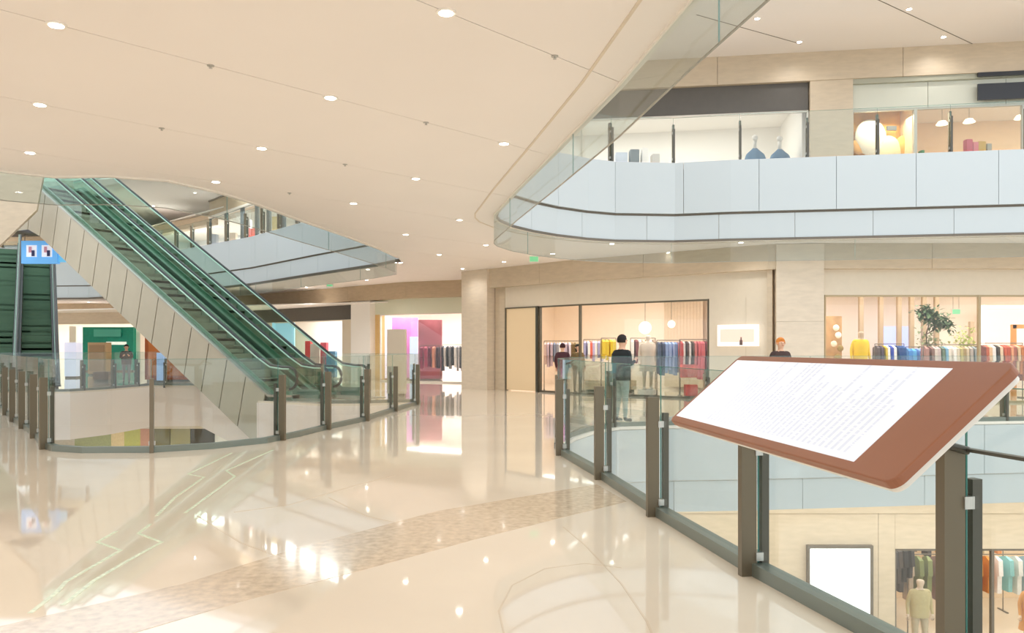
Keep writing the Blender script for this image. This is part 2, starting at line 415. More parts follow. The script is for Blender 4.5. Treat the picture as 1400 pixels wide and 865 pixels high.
lposts = [(-15.2, 23.2), (-13.9, 21.6), (-12.5, 19.9), (-11.1, 18.1), (-10.0, 16.5), (-8.96, 15.1), (-7.8, 13.5), (-6.83, 12.05), (-5.2, 11.7), (-3.83, 13.15), (-3.5, 14.85), (-3.12, 16.6), (-2.88, 19.1), (-2.62, 21.3)]
railing('glass_railing', 'glass railing with bronze posts round the near side of the escalator void', offset(LL, -.07), -1, posts=lposts)
la = [V2(p) for p in L_land]
railing('glass_railing', 'glass railing in front of the escalator landing', offset(la[:-1]+[at_s(la, plen(la)-2.3)], -.06) if False else [Vector((-2.7, 22.35)), Vector((-3.1, 22.3)), Vector((-3.9, 21.85)), Vector((-5.1, 21.8))], -1, step=1.2)
railing('glass_railing', 'distant glass railing on the far side of the escalator void', offset([V2(p) for p in [(-12.3, 32.1), (-14.3, 32.3), (-14.6, 29.2), (-15.1, 27.7), (-17.0, 27.0), (-19, 26.6)]], -.08), -1, step=1.6)
# upper level railings
upx = [(836), (921), (1012), (1104), (1200), (1300), (1404)]
rfo = offset(rf, .02)
railing('upper_glass_railing', 'glass railing on top of the white fascia of the upper right gallery', cut(rfo, s_of(rfo, (-.1, 18.6)), plen(rfo)), 1, zb=6.36, posts=[hit(x, rfo[6:]) for x in upx]+[(.35, 19.3), (15.6, 19.75), (17.6, 19.55)], gh=1.22, shoe=False)
railing('upper_glass_railing', 'glass railing of the upper gallery seen through the opening beside the escalators', offset(cut(luf, .5, plen(luf)), .1), 1, zb=6.36, step=1.75, gh=1.2, shoe=False)

# ------------------------------------------------------------ downlights
def downlight_mesh():
    r = empty('downlight')
    bm = bmesh.new(); cyl(bm, (0, 0, -.006), .085, .014, 24); o = obj('ring', bm, m_trimw, r)
    bm = bmesh.new(); cyl(bm, (0, 0, -.013), .06, .006, 20); obj('lens', bm, m_led, r)
    return r
proto = downlight_mesh(); first = [True]
def inside(p, poly):
    c = False
    for i in range(len(poly)):
        a, b = poly[i], poly[i-1]
        if (a[1] > p[1]) != (b[1] > p[1]) and p[0] < (b[0]-a[0])*(p[1]-a[1])/(b[1]-a[1])+a[0]: c = not c
    return c
def place_light(loc, label, group, spot=True, power=SPOT_W):
    o = proto if first[0] else copy_tree(proto); first[0] = False
    o.location = loc; tag(o, label, 'downlight', group)
    if spot:
        l = bpy.data.lights.new('downlight_beam', 'SPOT'); l.energy = power; l.spot_size = 2.6; l.spot_blend = .8; l.shadow_soft_size = .08; l.color = (1, .97, .935)
        lo = bpy.data.objects.new('downlight_beam', l); COL.objects.link(lo); lo.location = (loc[0], loc[1], loc[2]-.03)
for k in range(-2, 11):
    n = 0
    for i in range(-6, 14):
        p = A0+v2*k+v1*i
        if p.y < -3 or p.y > 30 or p.x < -22 or p.x > 8: continue
        if inside(p, Ru_hole) or inside(p, L_up): continue
        if min((p-q).length for q in [at_s(lall, s*.5) for s in range(int(plen(lall)*2))]) < .25: continue
        px = 700+1109*p.x/p.y if p.y > .5 else -1; py = 475-2.8*1109/p.y if p.y > .5 else -1
        vis = -20 < px < 1420 and py > -10
        if p.y > 24 and p.x > 2: continue
        if not vis and (i+k) % 2: continue
        n += 1
        lab = 'round recessed downlight, %s from the left along the %s ceiling seam' % (ORD[n-1], ORD[k+2])
        place_light((p.x, p.y, 4.3), lab, 'recessed ceiling downlights')
for i, (x, y) in enumerate([(1243, 12), (1290, 50), (1093, 57), (1035, 25)]):
    q = P(x, y, 9.8); place_light((q.x, q.y, 9.8), 'upper gallery downlight, %s from the left in the picture' % ORD[[2, 3, 1, 0][i]], 'upper gallery downlights')
for i, (x, y) in enumerate([(-13, 38.5), (-17, 43.5), (-21, 47.5), (-26, 49.5), (-33, 50)]):  # lamps added to brighten the dark upper gallery beyond the escalators
    place_light((x, y, 9.8), 'added fill lamp in the upper gallery beyond the escalators, %s from the right' % ORD[i], 'added gallery fill lamps beyond the escalators', power=380)
for i, (x, y) in enumerate([(-23, 49.5), (-26, 49.8), (-29, 50), (-32, 50), (-17, 44.5), (-9.5, 37.5), (-6, 33.5)]):  # extra lamps added to lift the dark beam before the far shops
    place_light((x, y, 4.3), 'added fill lamp before the far shops, %s in the row beyond the escalators' % ORD[i], 'added fill lamps before the far shops', power=150)
# small sprinklers between the downlights
def sprinkler():
    r = empty('sprinkler'); bm = bmesh.new(); cyl(bm, (0, 0, -.004), .035, .01, 14); obj('plate', bm, m_steel, r)
    bm = bmesh.new(); cyl(bm, (0, 0, -.018), .009, .024, 8); cyl(bm, (0, 0, -.03), .018, .003, 10); obj('head', bm, m_steel, r); return r
sp = sprinkler()
for j, (k, i) in enumerate([(0, 0), (0, 1), (1, 0), (1, 1), (-1, 1), (2, 1)]):
    p = A0+v2*k+v1*(i+.5); o = sp if j == 0 else copy_tree(sp); o.location = (p.x, p.y, 4.3)
    tag(o, 'small steel sprinkler head between the %s and %s downlights of ceiling seam %s' % (ORD[i], ORD[i+1], ['one', 'two', 'three', 'four'][k+1]), 'sprinkler', 'ceiling sprinklers')
# ------------------------------------------------------------ walls with shopfronts
WA = [Vector(p) for p in ((-1.63, 30.1), (2.1, 26.1), (7.1, 22.2))]
WB = [Vector(p) for p in ((7.1, 22.2), (8.4, 22.0), (24, 22.0))]
WAB = WA + WB[1:]
def area(name, x, y, z, sx, sy, wd, rz=0, col=(1, .975, .945), down=True):
    l = bpy.data.lights.new(name, 'AREA'); l.shape = 'RECTANGLE'; l.size = sx; l.size_y = sy; l.energy = wd; l.color = col
    o = bpy.data.objects.new(name, l); COL.objects.link(o); o.location = (x, y, z); o.rotation_euler = (0 if down else math.pi, 0, rz); return o
def seg(path, x0, x1): return cut(path, s_of(path, hit(x0, path)), s_of(path, hit(x1, path)))
wr = S(empty('wall_right_shops'))
# offset positive = left of travel (behind the wall), negative = towards the camera
panels('beam_block', WAB, -.25, .55, 3.62, 4.30, 4.0, m_stone2, wr, gap=.01)
band('pillar', seg(WA, 642, 678) if False else [Vector((-1.6, 30.1)), hit(676, WA)], -.35, .55, 0, 4.295, m_stone, wr)
band('wall_strip', seg(WA, 677, 690), 0, .3, 0, 3.62, m_stone2, wr)
band('header', seg(WA, 680, 1057), 0.02, .3, 2.9, 3.62, m_wallp, wr)
panels('wall_panel', seg(WA, 969, 1057), 0.02, .3, 0, 2.9, 1.1, m_wallp, wr, gap=.006)
band('recess_edge', [hit(1050, WAB), hit(1057, WAB)], -.12, .3, 0, 3.62, m_stone2, wr)
cA = [hit(1057, WAB)+Vector((0, -.2)), hit(1122, WAB)+Vector((0, -.2))]
panels('column_block', cA, -.1, .6, 0, 2.2, 2, m_stone, wr); panels('column_block', cA, -.1, .6, 2.205, 4.29, 2, m_stone, wr)
band('header', [hit(1122, WB), Vector((24, 22))], .02, .3, 2.93, 3.62, m_wallp, wr)
def window(name, path, z0, z1, mull=(), fr=m_rim, d=0.05, wd=.06, glassm=g_win):
    r = S(empty(name))
    L = plen(path)
    band('window_frame', path, d-.03, d+.05, z1-.05, z1, fr, r); band('window_frame', path, d-.03, d+.05, z0, z0+.06, fr, r)
    pts = [0]+[s_of(path, hit(m, path)) for m in mull]+[L]
    for i, s in enumerate(pts):
        a = max(0, s-wd/2); b = min(L, s+wd/2); band('mullion', cut(path, a, b), d-.04, d+.06, z0, z1, fr, r)
    for a, b in zip(pts, pts[1:]): band('pane', cut(path, a+wd/2, b-wd/2), d, d+.01, z0+.05, z1-.04, glassm, r)
    return r
fr1 = mat('bronze_window_frame', (104, 98, 84), rough=.4, metal=.3)
window('window_1', seg(WA, 737, 968), 0, 2.9, mull=(792,), fr=fr1)
gold = mat('champagne_window_frame', (176, 160, 128), rough=.4, metal=.3)
window('window_2', [hit(1128, WB), Vector((22, 22))], 0, 2.93, mull=(1340,), fr=gold)
d1 = tag(empty('sliding_panel_door'), 'tall plain cream panel door in a dark frame beside the stone pillar', 'door')
pd = seg(WA, 691, 736)
band('door_leaf', pd, .0, .05, .03, 2.86, mat('cream_lacquer_panel', (240, 216, 178), rough=.35), d1)
band('door_frame', cut(pd, 0, .06), -.03, .08, 0, 2.9, fr1, d1); band('door_frame', cut(pd, plen(pd)-.09, plen(pd)), -.05, .08, 0, 2.9, m_postd, d1); band('door_frame', pd, -.03, .08, 2.86, 2.9, fr1, d1)
# lit sign box on the wall between the shops
a, b = hit(984, WA), hit(1038, WA)
sg = tag(empty('sign_box'), 'white framed light box with a pink picture on the wall between two shops', 'sign')
band('box_frame', [a, b], -.16, .0, 1.5+2*23/1109, 1.5+31*22.8/1109, mat('white_lit_box', (255, 250, 246), emit=.7), sg)
band('picture', [a.lerp(b, .07), a.lerp(b, .93)], -.165, -.158, 1.65, 2.02, mat('pink_picture', (244, 206, 190), emit=.5), sg)
q = a.lerp(b, .5); bm = bmesh.new(); cyl(bm, (q.x, q.y-.2, 1.64), .05, .14, 12, r2=.04); cyl(bm, (q.x, q.y-.2, 1.75), .02, .08, 8); obj('bottle_emblem', bm, cm((110, 92, 88)), sg)

# interior shells ------------------------------------------------------------
def shell(name, poly, z0, z1, wallm, ceilm=m_wht, lights=True, light_z=None, pw=1.0, floorz=None, warm=(1, .93, .84)):
    """poly = plan of walls (open at the shopfront between last and first point)"""
    r = S(empty(name)); bm = bmesh.new()
    for a, b in zip(poly, poly[1:]): wallstrip(bm, [Vector(a), Vector(b)], -.1, 0, z0, z1)
    obj('wall_lining', bm, wallm, r)
    bm = bmesh.new(); prism(bm, poly, z1, z1+.05); obj('shop_ceiling', bm, ceilm, r)
    return r
shell('wall_shop_a', [(7.0, 22.6), (9.4, 25.6), (5.2, 30.4), (1.8, 34.3), (-1.1, 30.3)][0:5], 0, 3.4, m_cream)
bm = bmesh.new(); prism(bm, [(7.0, 22.6), (10.4, 26), (10.4, 30), (2, 36), (-1.1, 30.3)], 3.4, 3.45)
area('shop_light', 3.2, 27.6, 3.38, 7.5, 2.6, SHOP_W*18, rz=-.75)
bm.free()
shell('wall_shop_b', [(24, 22.6), (24, 28), (8.0, 28), (8.0, 22.6)], 0, 3.4, m_cream)
area('shop_light', 14, 24.6, 3.38, 11, 3.2, SHOP_W*28)

# wall across the far left
WC = [Vector(p) for p in ((-1.2, 33.6), (-4.4, 35), (-13, 43), (-24, 52), (-46, 52))]
WC = WC[::-1]      # travel left to right so that positive offset is behind
wc = S(empty('wall_left_shops'))
panels('beam_block', WC, -.4, .5, 3.62, 4.34, 4.0, m_stone3, wc, gap=.01)
band('column', seg(WC, 487, 513), -.3, .5, 0, 3.64, m_wht, wc)
band('header', seg(WC, 513, 648), .0, .3, 2.98, 3.62, mat('pale_green_header', (226, 228, 208), rough=.5), wc)
band('header', seg(WC, 345, 487), .05, .3, 2.82, 3.62, m_dark, wc)
band('wall_panel', seg(WC, 468, 487), .0, .3, 0, 2.82, m_wallp, wc)
band('wall_panel', seg(WC, 513, 519), .0, .3, 0, 2.98, cm((226, 190, 130)), wc)
band('header', [Vector((-46, 52)), hit(345, WC)], .0, .3, 2.85, 3.62, m_stone, wc)
for x0, x1 in ((97, 106), (184, 196), (232, 260), (-60, 60)): band('column', seg(WC, x0, x1), -.2, .4, 0, 2.86, m_wht, wc)
window('window_3', seg(WC, 519, 646), 0, 2.98, mull=(), fr=m_trimw)
window('window_4', seg(WC, 362, 468), 0, 2.82, mull=(), fr=m_trimw)
r = shell('wall_shop_c', [(-1.0, 34.2), (-1.0, 40), (-7.3, 44), (-13, 49), (-22, 57), (-46, 57), (-46, 52.5)], 0, 3.5, m_wht)
area('shop_light', -3.6, 37.5, 3.4, 4.5, 3, SHOP_W*24, rz=-.5); area('shop_light', -10, 43.5, 3.4, 8, 2.5, SHOP_W*28, rz=-.75); area('shop_light', -26, 54, 3.4, 14, 3, SHOP_W*36)

# upper level facades
WU = [Vector(p) for p in ((-4, 24.8), (3.94, 23.6), (14, 22.1), (28, 20.0))]
wu = S(empty('wall_upper_right'))
panels('beam_block', WU, -.15, .5, 9.0, 9.8, 5.0, m_stone2, wu, gap=.01)
band('header', seg(WU, 760, 1105), .0, .3, 8.22, 9.0, m_dark, wu)
panels('column_block', seg(WU, 1106, 1165), -.12, .4, 6.2, 9.02, 3, m_stone2, wu)
hd = mat('sage_grey_header', (206, 208, 194), rough=.5)
panels('header_panel', seg(WU, 1165, 1500), .0, .3, 8.16, 8.86, 2.0, hd, wu)
band('header_cap', [hit(1165, WU), Vector((28, 20))], -.1, .3, 8.86, 9.0, mat('sage_cap', (168, 168, 150), rough=.4), wu)
window('window_5', seg(WU, 765, 1105), 6.2, 8.22, mull=(795,), fr=m_trimw)
window('window_6', seg(WU, 1165, 1560), 6.2, 8.16, mull=(1252, 1400), fr=mat('silver_frame', (196, 192, 180), rough=.4), wd=.08)
bs = tag(empty('black_sign'), 'long black sign band over the upper gallery cafe window', 'sign')
sp_ = offset(seg(WU, 1333, 1480), -.14); band('sign_face', sp_, -.06, 0, 8.24, 8.68, m_black, bs)
band('sign_strip', sp_, -.06, 0, 8.88, 8.99, m_black, bs)
shell('wall_shop_upper_a', [(8.4, 23.5), (9.0, 27.2), (-4, 29.5), (-4, 25.1)], 6.2, 8.9, m_wht)
area('shop_light', 3.6, 25.6, 8.85, 8, 2.6, SHOP_W*18, rz=-.15, col=(1, .97, .93))
shell('wall_shop_upper_b', [(28, 20.6), (28, 25), (11.6, 27), (11.4, 22.9)], 6.2, 8.9, mat('warm_cafe_wall', (240, 212, 176), rough=.6, var=.05))
area('shop_light', 17, 23.6, 8.85, 8, 2.6, SHOP_W*12, rz=-.15, col=(1, .88, .7))
bm = bmesh.new(); box(bm, (9, 29.5, 6.1), (40, 20, .2)); 
bm.free()

WS = [Vector(p) for p in ((-46, 54), (-24, 50), (-15.9, 42.6), (-6, 30.8), (-4.8, 29.3))]
ws = S(empty('wall_upper_left'))
band('bulkhead', cut(WS, s_of(WS, (-15.9, 42.6)), plen(WS)), 0, 1.0, 8.3, 9.15, m_stone3, ws)
band('bulkhead_lip', cut(WS, s_of(WS, (-15.9, 42.6)), plen(WS)), -.06, .2, 8.26, 8.36, m_trimw, ws)
band('bulkhead_lip', cut(WS, s_of(WS, (-15.9, 42.6)), plen(WS)), -.06, .2, 9.13, 9.2, m_rim, ws)
band('beam', cut(WS, 0, s_of(WS, (-15.9, 42.6))), 0, .5, 8.0, 8.5, m_stone3, ws)
band('wall_panel', cut(WS, 0, s_of(WS, (-24, 50))), .1, .4, 6.2, 8.0, mat('blue_grey_wall', (176, 188, 196), rough=.5), ws)
UL = cut(WS, s_of(WS, (-24, 50)), plen(WS))
window('window_7', UL, 6.2, 8.3, mull=(285, 308, 330, 350, 366, 386), fr=mat('slate_mullion', (92, 104, 108), rough=.4), wd=.32)
r = shell('wall_shop_upper_c', [(-3.5, 30), (-1, 34), (-12, 47), (-22, 55), (-24, 50.4)], 6.2, 8.6, mat('cool_white_wall', (226, 232, 234), rough=.6))
area('shop_light', -9, 37.5, 8.5, 10, 2, SHOP_W*55, rz=-.87, col=(.95, .97, 1)); area('shop_light', -19, 48, 8.5, 6, 2, SHOP_W*40, rz=-.75, col=(.95, .97, 1))

# lower level walls
WL = [Vector(p) for p in ((-2, 18.6), (24, 18.6))]
wl = S(empty('wall_lower_right'))
def zL(y, d=18.6): return 1.5-(y-475)*d/1109
panels('wall_panel', [Vector((-2, 18.6)), hit(1224, WL)], 0, .3, -5.9, -2.3, 2.6, m_stone2, wl, gap=.01)
band('wall_head', WL, -.05, .3, -2.29, -1.6, m_stone2, wl); band('window_head', [hit(1224, WL), Vector((24, 18.6))], 0, .3, zL(750), -2.29, m_stone2, wl)
window('window_8', [hit(1224, WL), Vector((22, 18.6))], -5.9, zL(750), mull=(1358,), fr=m_rim)
sc = tag(empty('advert_screen'), 'blank bright white advertising screen on the lower level wall', 'screen')
a, b = hit(1102, WL), hit(1191, WL)
band('screen_frame', [a, b], -.12, 0, zL(878), zL(744), m_rim, sc); band('screen_face', [a+Vector((.05, 0)), b-Vector((.08, 0))], -.13, -.12, zL(870), zL(748), mat('white_screen', (250, 252, 255), emit=1.3), sc)
shell('wall_shop_lower', [(24, 19), (24, 24), (8.4, 24), (8.4, 19)], -5.9, -2.4, mat('warm_lower_wall', (238, 210, 172), rough=.6))
area('shop_light', 13, 21, -2.45, 8, 3, SHOP_W*20)
area('gallery_light', 8, 17.2, -1.66, 14, 1.2, 260)
WLL = [Vector(p) for p in ((-26, 34), (-12, 34), (-4, 32), (-2, 24))]
wll = S(empty('wall_lower_left'))
band('wall_head', WLL, 0, .3, -1.9, -1.6, m_wallp, wll)
lowcol = [(100, 150, (170, 176, 120)), (150, 168, (238, 214, 160)), (168, 190, (196, 196, 96)), (190, 207, (206, 150, 120)), (211, 232, (124, 120, 88)), (233, 260, (158, 152, 108)), (261, 291, (76, 72, 62)), (292, 313, (232, 234, 226)), (314, 330, (196, 150, 128)), (331, 350, (214, 204, 190)), (60, 100, (210, 200, 180))]
for x0, x1, c in lowcol: band('shopfront_panel', [hit(x0, WLL), hit(x1, WLL)], 0 if x0 % 2 else .12, .3, -5.9, -1.9, cm(c), wll)
band('shopfront_panel', [hit(350, WLL), WLL[-1]], 0, .3, -5.9, -1.9, m_wallp, wll); band('shopfront_panel', [WLL[0], hit(60, WLL)], 0, .3, -5.9, -1.9, m_wallp, wll)
area('gallery_light', -12, 30, -1.7, 12, 2, 420)
# outer walls that close the building left of the frame
bm = bmesh.new(); box(bm, (-46.5, 30, 5), (.4, 50, 10)); S(obj('wall_outer_left', bm, m_wallp))
bm = bmesh.new(); box(bm, (-8, 61, 4), (78, .4, 12)); S(obj('wall_outer_back', bm, m_wallp))

# ------------------------------------------------------------ escalators
def escalator(name, label, foot, dirv, rise, slope=.6, wd=1.25, panel_sides=(1, -1), trussd=1.68, dark=False, top_flat=2.6, cat='escalator', green=True):
    r = tag(empty(name, (foot[0], foot[1], 0), math.atan2(dirv[1], dirv[0])), label, cat)
    run = rise/slope; c = 1/math.sqrt(1+slope*slope); hw = wd/2
    # steps
    st = bmesh.new(); box(st, (0, 0, -.05), (.40, wd-.28, .10)); me = bpy.data.meshes.new('step')
    box(st, (-.19, 0, -.12), (.02, wd-.30, .20)); st.to_mesh(me); st.free(); me.materials.append(m_stepn if not dark else m_step)
    n = int(run/.4)
    for i in range(n+1):
        o = bpy.data.objects.new('step', me); COL.objects.link(o); o.parent = r; x = (i+.5)*.4; o.location = (x, 0, x*slope)
    # comb plates
    bm = bmesh.new(); box(bm, (-.9, 0, .01), (1.7, wd-.1, .02)); obj('landing_plate', bm, m_steel, r)
    bm = bmesh.new(); box(bm, (run+.25+top_flat/2, 0, rise+.01), (top_flat, wd-.1, .04)); obj('landing_plate', bm, m_steel, r)
    x_n = -.75
    hr = []
    R_ = .30
    for a in range(0, 181, 20):
        t = math.radians(270-a); hr.append((x_n+R_*math.cos(t), .95-R_+R_*math.sin(t)))
    hr = [p for p in hr if True]
    hr += [(-.5, .95), (0, 1.0), (.5, .95+.5*slope)] + [(run*k/10, .95+rise*k/10) for k in range(1, 10)] + [(run, rise+.95), (run+.5, rise+.97)] + [(run+top_flat, rise+.95)]
    for s in (-1, 1):
        y = s*(hw-.02)
        bm = bmesh.new(); tube(bm, [(x, y, z) for x, z in hr], .042, 8); h = obj('handrail', bm, m_rubber, r, True)
        bm = bmesh.new(); tube(bm, [(x, y-.03*(-1), z-.045) for x, z in hr[9:]], .026, 6); obj('guide_strip', bm, m_mintr, h, True)
        # glass balustrade panels
        xs = [x_n]
        while xs[-1] < run+top_flat-1.6: xs.append(xs[-1]+1.5)
        xs.append(run+top_flat)
        def zb(x): return 0 if x < 0 else (x*slope if x < run else rise)
        for x0, x1 in zip(xs, xs[1:]):
            bm = bmesh.new(); cuts = [x0+.01]+[q for q in (0, run) if x0+.05 < q < x1-.05]+[x1-.01]; pr = None
            for x in cuts:
                q = [bm.verts.new((x, y-.005, zb(x)+.1)), bm.verts.new((x, y+.005, zb(x)+.1)), bm.verts.new((x, y+.005, zb(x)+.92)), bm.verts.new((x, y-.005, zb(x)+.92))]
                if pr:
                    for i in range(4): bm.faces.new([pr[i], pr[(i+1) % 4], q[(i+1) % 4], q[i]])
                else: bm.faces.new(q)
                pr = q
            bm.faces.new(pr[::-1]); bmesh.ops.recalc_face_normals(bm, faces=bm.faces); obj('balustrade_glass', bm, g_esc, r)
        # skirt inside and deck
        def strip(nm, y0, y1, lo, hi, m, x0=-.75, x1=None):
            bm = bmesh.new(); pr = None
            for x in [x0]+[q for q in (0, run) if x0 < q]+[run+top_flat if x1 is None else x1]:
                q = [bm.verts.new((x, y0, zb(x)+lo)), bm.verts.new((x, y1, zb(x)+lo)), bm.verts.new((x, y1, zb(x)+hi)), bm.verts.new((x, y0, zb(x)+hi))]
                if pr:
                    for i in range(4): bm.faces.new([pr[i], pr[(i+1) % 4], q[(i+1) % 4], q[i]])
                else: bm.faces.new(q)
                pr = q
            bm.faces.new(pr[::-1]); bmesh.ops.recalc_face_normals(bm, faces=bm.faces); return obj(nm, bm, m, r)
        strip('skirt', s*(hw-.13), s*(hw-.09), -.15, .28, m_skirt if not dark else m_slate)
        strip('deck', s*(hw-.12), s*(hw+.10), .12, .18, m_steel if s in panel_sides else (m_skirt if not dark else m_slate))
    # truss
    bm = bmesh.new(); pr = None
    x0 = .2
    for x, lo, hi in [(x0, -1.45, -.25), (run-.2, rise-trussd+.25-.1, rise-.25), (run+top_flat, rise-trussd+.25, rise-.25)]:
        q = [bm.verts.new((x, -hw-.05, lo)), bm.verts.new((x, hw+.05, lo)), bm.verts.new((x, hw+.05, hi)), bm.verts.new((x, -hw-.05, hi))]
        if pr:
            for i in range(4): bm.faces.new([pr[i], pr[(i+1) % 4], q[(i+1) % 4], q[i]])
        else: bm.faces.new(q)
        pr = q
    bm.faces.new(pr[::-1]); bmesh.ops.recalc_face_normals(bm, faces=bm.faces); obj('truss', bm, m_trj, r)
    for s in panel_sides:
        step = .80; x = .1; xe = run+top_flat
        while x < xe-.1:
            a, b = x+.018, min(x+step, xe)-.018; sh = -.28
            def zt(x): return (x*slope if x < run else rise)
            bm = bmesh.new(); y0, y1 = s*(hw+.06), s*(hw+.10); vs = []
            for y in (y0, y1):
                vs.append([bm.verts.new((a, y, zt(a)+.12)), bm.verts.new((b, y, zt(b)+.12)), bm.verts.new((b+abs(sh) if False else b+.35, y, zt(b+.35)-trussd+.15)), bm.verts.new((a+.35, y, zt(a+.35)-trussd+.15))])
            bm.faces.new(vs[0]); bm.faces.new(vs[1][::-1])
            for i in range(4): bm.faces.new([vs[0][i], vs[0][(i+1) % 4], vs[1][(i+1) % 4], vs[1][i]])
            bmesh.ops.recalc_face_normals(bm, faces=bm.faces); obj('side_panel', bm, m_tr, r); x += step
    return r
ed = Vector((-.853, .522)).normalized(); en = Vector((ed.y, -ed.x))   # en: towards camera-right
en = Vector((.522, .853)).normalized()
footA = Vector((-7.5, 23.3)) - ed*.8
escalator('escalator', 'left escalator of the central pair, champagne side panels and green glass', footA+en*.62, ed, 7.3, panel_sides=(1,))
escalator('escalator', 'right escalator of the central pair rising through the ceiling opening', footA+en*2.35, ed, 7.3, panel_sides=(-1,))
e2 = Vector((-.505, .863)).normalized(); f2 = PD(50, 475, 29)
escalator('escalator', 'dark green escalator seen end on behind the left railing', (f2.x, f2.y), e2, 6.2, slope=.577, panel_sides=(), dark=True, wd=1.3)
f3 = PD(-8, 475, 29)
escalator('escalator', 'dark green escalator cut off by the left picture edge', (f3.x, f3.y), e2, 6.2, slope=.577, panel_sides=(), dark=True, wd=1.3)
# plastered soffit of the upper landing, left of the central escalators
q = [PD(-60, 225, 27.5), PD(62, 225, 27.5), PD(50, 287, 27.5), PD(0, 335, 27.5), PD(-60, 390, 27.5)]
bm = bmesh.new(); A = [bm.verts.new(p) for p in q]; B = [bm.verts.new(p+Vector((-.1, .25, 0))) for p in q]
bm.faces.new(A); bm.faces.new(B[::-1])
for i in range(5): bm.faces.new([A[i], A[(i+1) % 5], B[(i+1) % 5], B[i]])
bmesh.ops.recalc_face_normals(bm, faces=bm.faces); S(obj('trim_5', bm, m_stone2)); bpy.data.objects['trim_5']['label'] = 'sloping plastered bulkhead beneath the upper escalator landing'
# blue lit sign above the end-on escalator
sg = tag(empty('blue_light_sign'), 'blue lit sign with two pictogram panels above the dark green escalator', 'sign')
def face(nm, x0, x1, y0, y1, d, t, m, parent):
    a, b = PD(x0, y1, d), PD(x1, y0, d); bm = bmesh.new(); box(bm, ((a.x+b.x)/2, d+t/2, (a.z+b.z)/2), (b.x-a.x, t, b.z-a.z)); return obj(nm, bm, m, parent)
face('sign_case', 29, 78, 329, 360, 31, .2, mat('sign_blue', (104, 172, 232), emit=.6), sg)
for x in (36, 57):
    face('pictogram_panel', x, x+14, 335, 351, 30.97, .02, mat('sign_white', (226, 232, 244), emit=.6), sg)
    face('pictogram', x+3, x+7, 337, 345, 30.94, .02, mat('sign_rose', (206, 150, 170), emit=.3), sg); face('pictogram', x+7, x+11, 342, 350, 30.94, .02, mat('sign_navy', (50, 60, 110), emit=.1), sg)
face('side_light', 78, 90, 343, 358, 31.1, .1, mat('sign_cyan', (110, 190, 235), emit=.6), sg)
# hangers from the landing above
bm = bmesh.new(); tube(bm, [PD(34, 329, 31.1), PD(34, 300, 31.1)], .015, 6); tube(bm, [PD(72, 329, 31.1), PD(72, 300, 31.1)], .015, 6); obj('hanger_rod', bm, m_rim, sg)

# ------------------------------------------------------------ reading panel mounted on the railing
k = 2.3/2.0
Lc, Bc, Rc, Tc = [Vector((x*k, y*k, 1.5+(z-1.5)*k)) for x, y, z in ((.824, 4.255, 1.120), (1.059, 2.269, 1.121), (1.445, 2.315, 1.459), (1.211, 4.301, 1.458))]
U = (Lc-Bc).normalized(); Vv = (Rc-Bc); Vv -= U*Vv.dot(U); Vv.normalize(); N = U.cross(Vv).normalized()
if N.z < 0: N = -N
Cc = (Lc+Bc+Rc+Tc)/4; PL = 2.3; PW = .593
dp = tag(empty('directory_panel', (Cc.x, Cc.y, 0)), 'tilted brown panel with a glowing white text screen, mounted on the right railing', 'information panel')
off = Vector((Cc.x, Cc.y, 0))
def pt(u, v, n=0): return Cc+U*u+Vv*v+N*n-off
def rounded(hu, hv, r, n=6):
    out = []
    for cx, cy, a0 in ((hu-r, hv-r, 0), (-hu+r, hv-r, 90), (-hu+r, -hv+r, 180), (hu-r, -hv+r, 270)):
        for i in range(n+1):
            a = math.radians(a0+90*i/n); out.append((cx+r*math.cos(a), cy+r*math.sin(a)))
    return out
def plate(nm, outl, n0, n1, m, bevel=0):
    bm = bmesh.new(); a = [bm.verts.new(pt(u, v, n0)) for u, v in outl]; b = [bm.verts.new(pt(u, v, n1)) for u, v in outl]
    bm.faces.new(a[::-1]); top = bm.faces.new(b)
    for i in range(len(a)): bm.faces.new([a[i], a[(i+1) % len(a)], b[(i+1) % len(a)], b[i]])
    bmesh.ops.recalc_face_normals(bm, faces=bm.faces)
    if bevel: bmesh.ops.bevel(bm, geom=list(top.edges), offset=bevel, segments=3, profile=.6, affect='EDGES')
    return obj(nm, bm, m, dp)
plate('panel_body', rounded(PL/2, PW/2, .045), -.034, 0, m_brown, bevel=.008)
plate('acrylic_back', rounded(PL/2-.012, PW/2-.008, .04), -.058, -.034, m_acryl)
# screen: bright backlit sheet with printed lines of text
sm = bpy.data.materials.new('backlit_text_sheet'); sm.use_nodes = True; nt = sm.node_tree; b = nt.nodes['Principled BSDF']
tc = nt.nodes.new('ShaderNodeTexCoord'); sx = nt.nodes.new('ShaderNodeSeparateXYZ'); nt.links.new(tc.outputs['UV'], sx.inputs[0])
def mth(op, a, bb=None, c=None):
    n = nt.nodes.new('ShaderNodeMath'); n.operation = op
    for i, q in enumerate((a, bb, c)):
        if q is None: continue
        if isinstance(q, (int, float)): n.inputs[i].default_value = q
        else: nt.links.new(q, n.inputs[i])
    return n.outputs[0]
Uo, Vo = sx.outputs[0], sx.outputs[1]     # U along the long side, V up the slope; text lines run up the slope
row = mth('MULTIPLY', Uo, 42); fr_ = mth('FRACT', row); line = mth('LESS_THAN', fr_, .42); rid = mth('FLOOR', row)
cb = nt.nodes.new('ShaderNodeCombineXYZ'); nt.links.new(mth('MULTIPLY', Vo, 60), cb.inputs[0]); nt.links.new(mth('MULTIPLY', rid, 7.3), cb.inputs[1])
nz = nt.nodes.new('ShaderNodeTexNoise'); nz.inputs['Scale'].default_value = 1.0; nz.inputs['Detail'].default_value = 2; nt.links.new(cb.outputs[0], nz.inputs['Vector'])
word = mth('GREATER_THAN', nz.outputs['Fac'], .42)
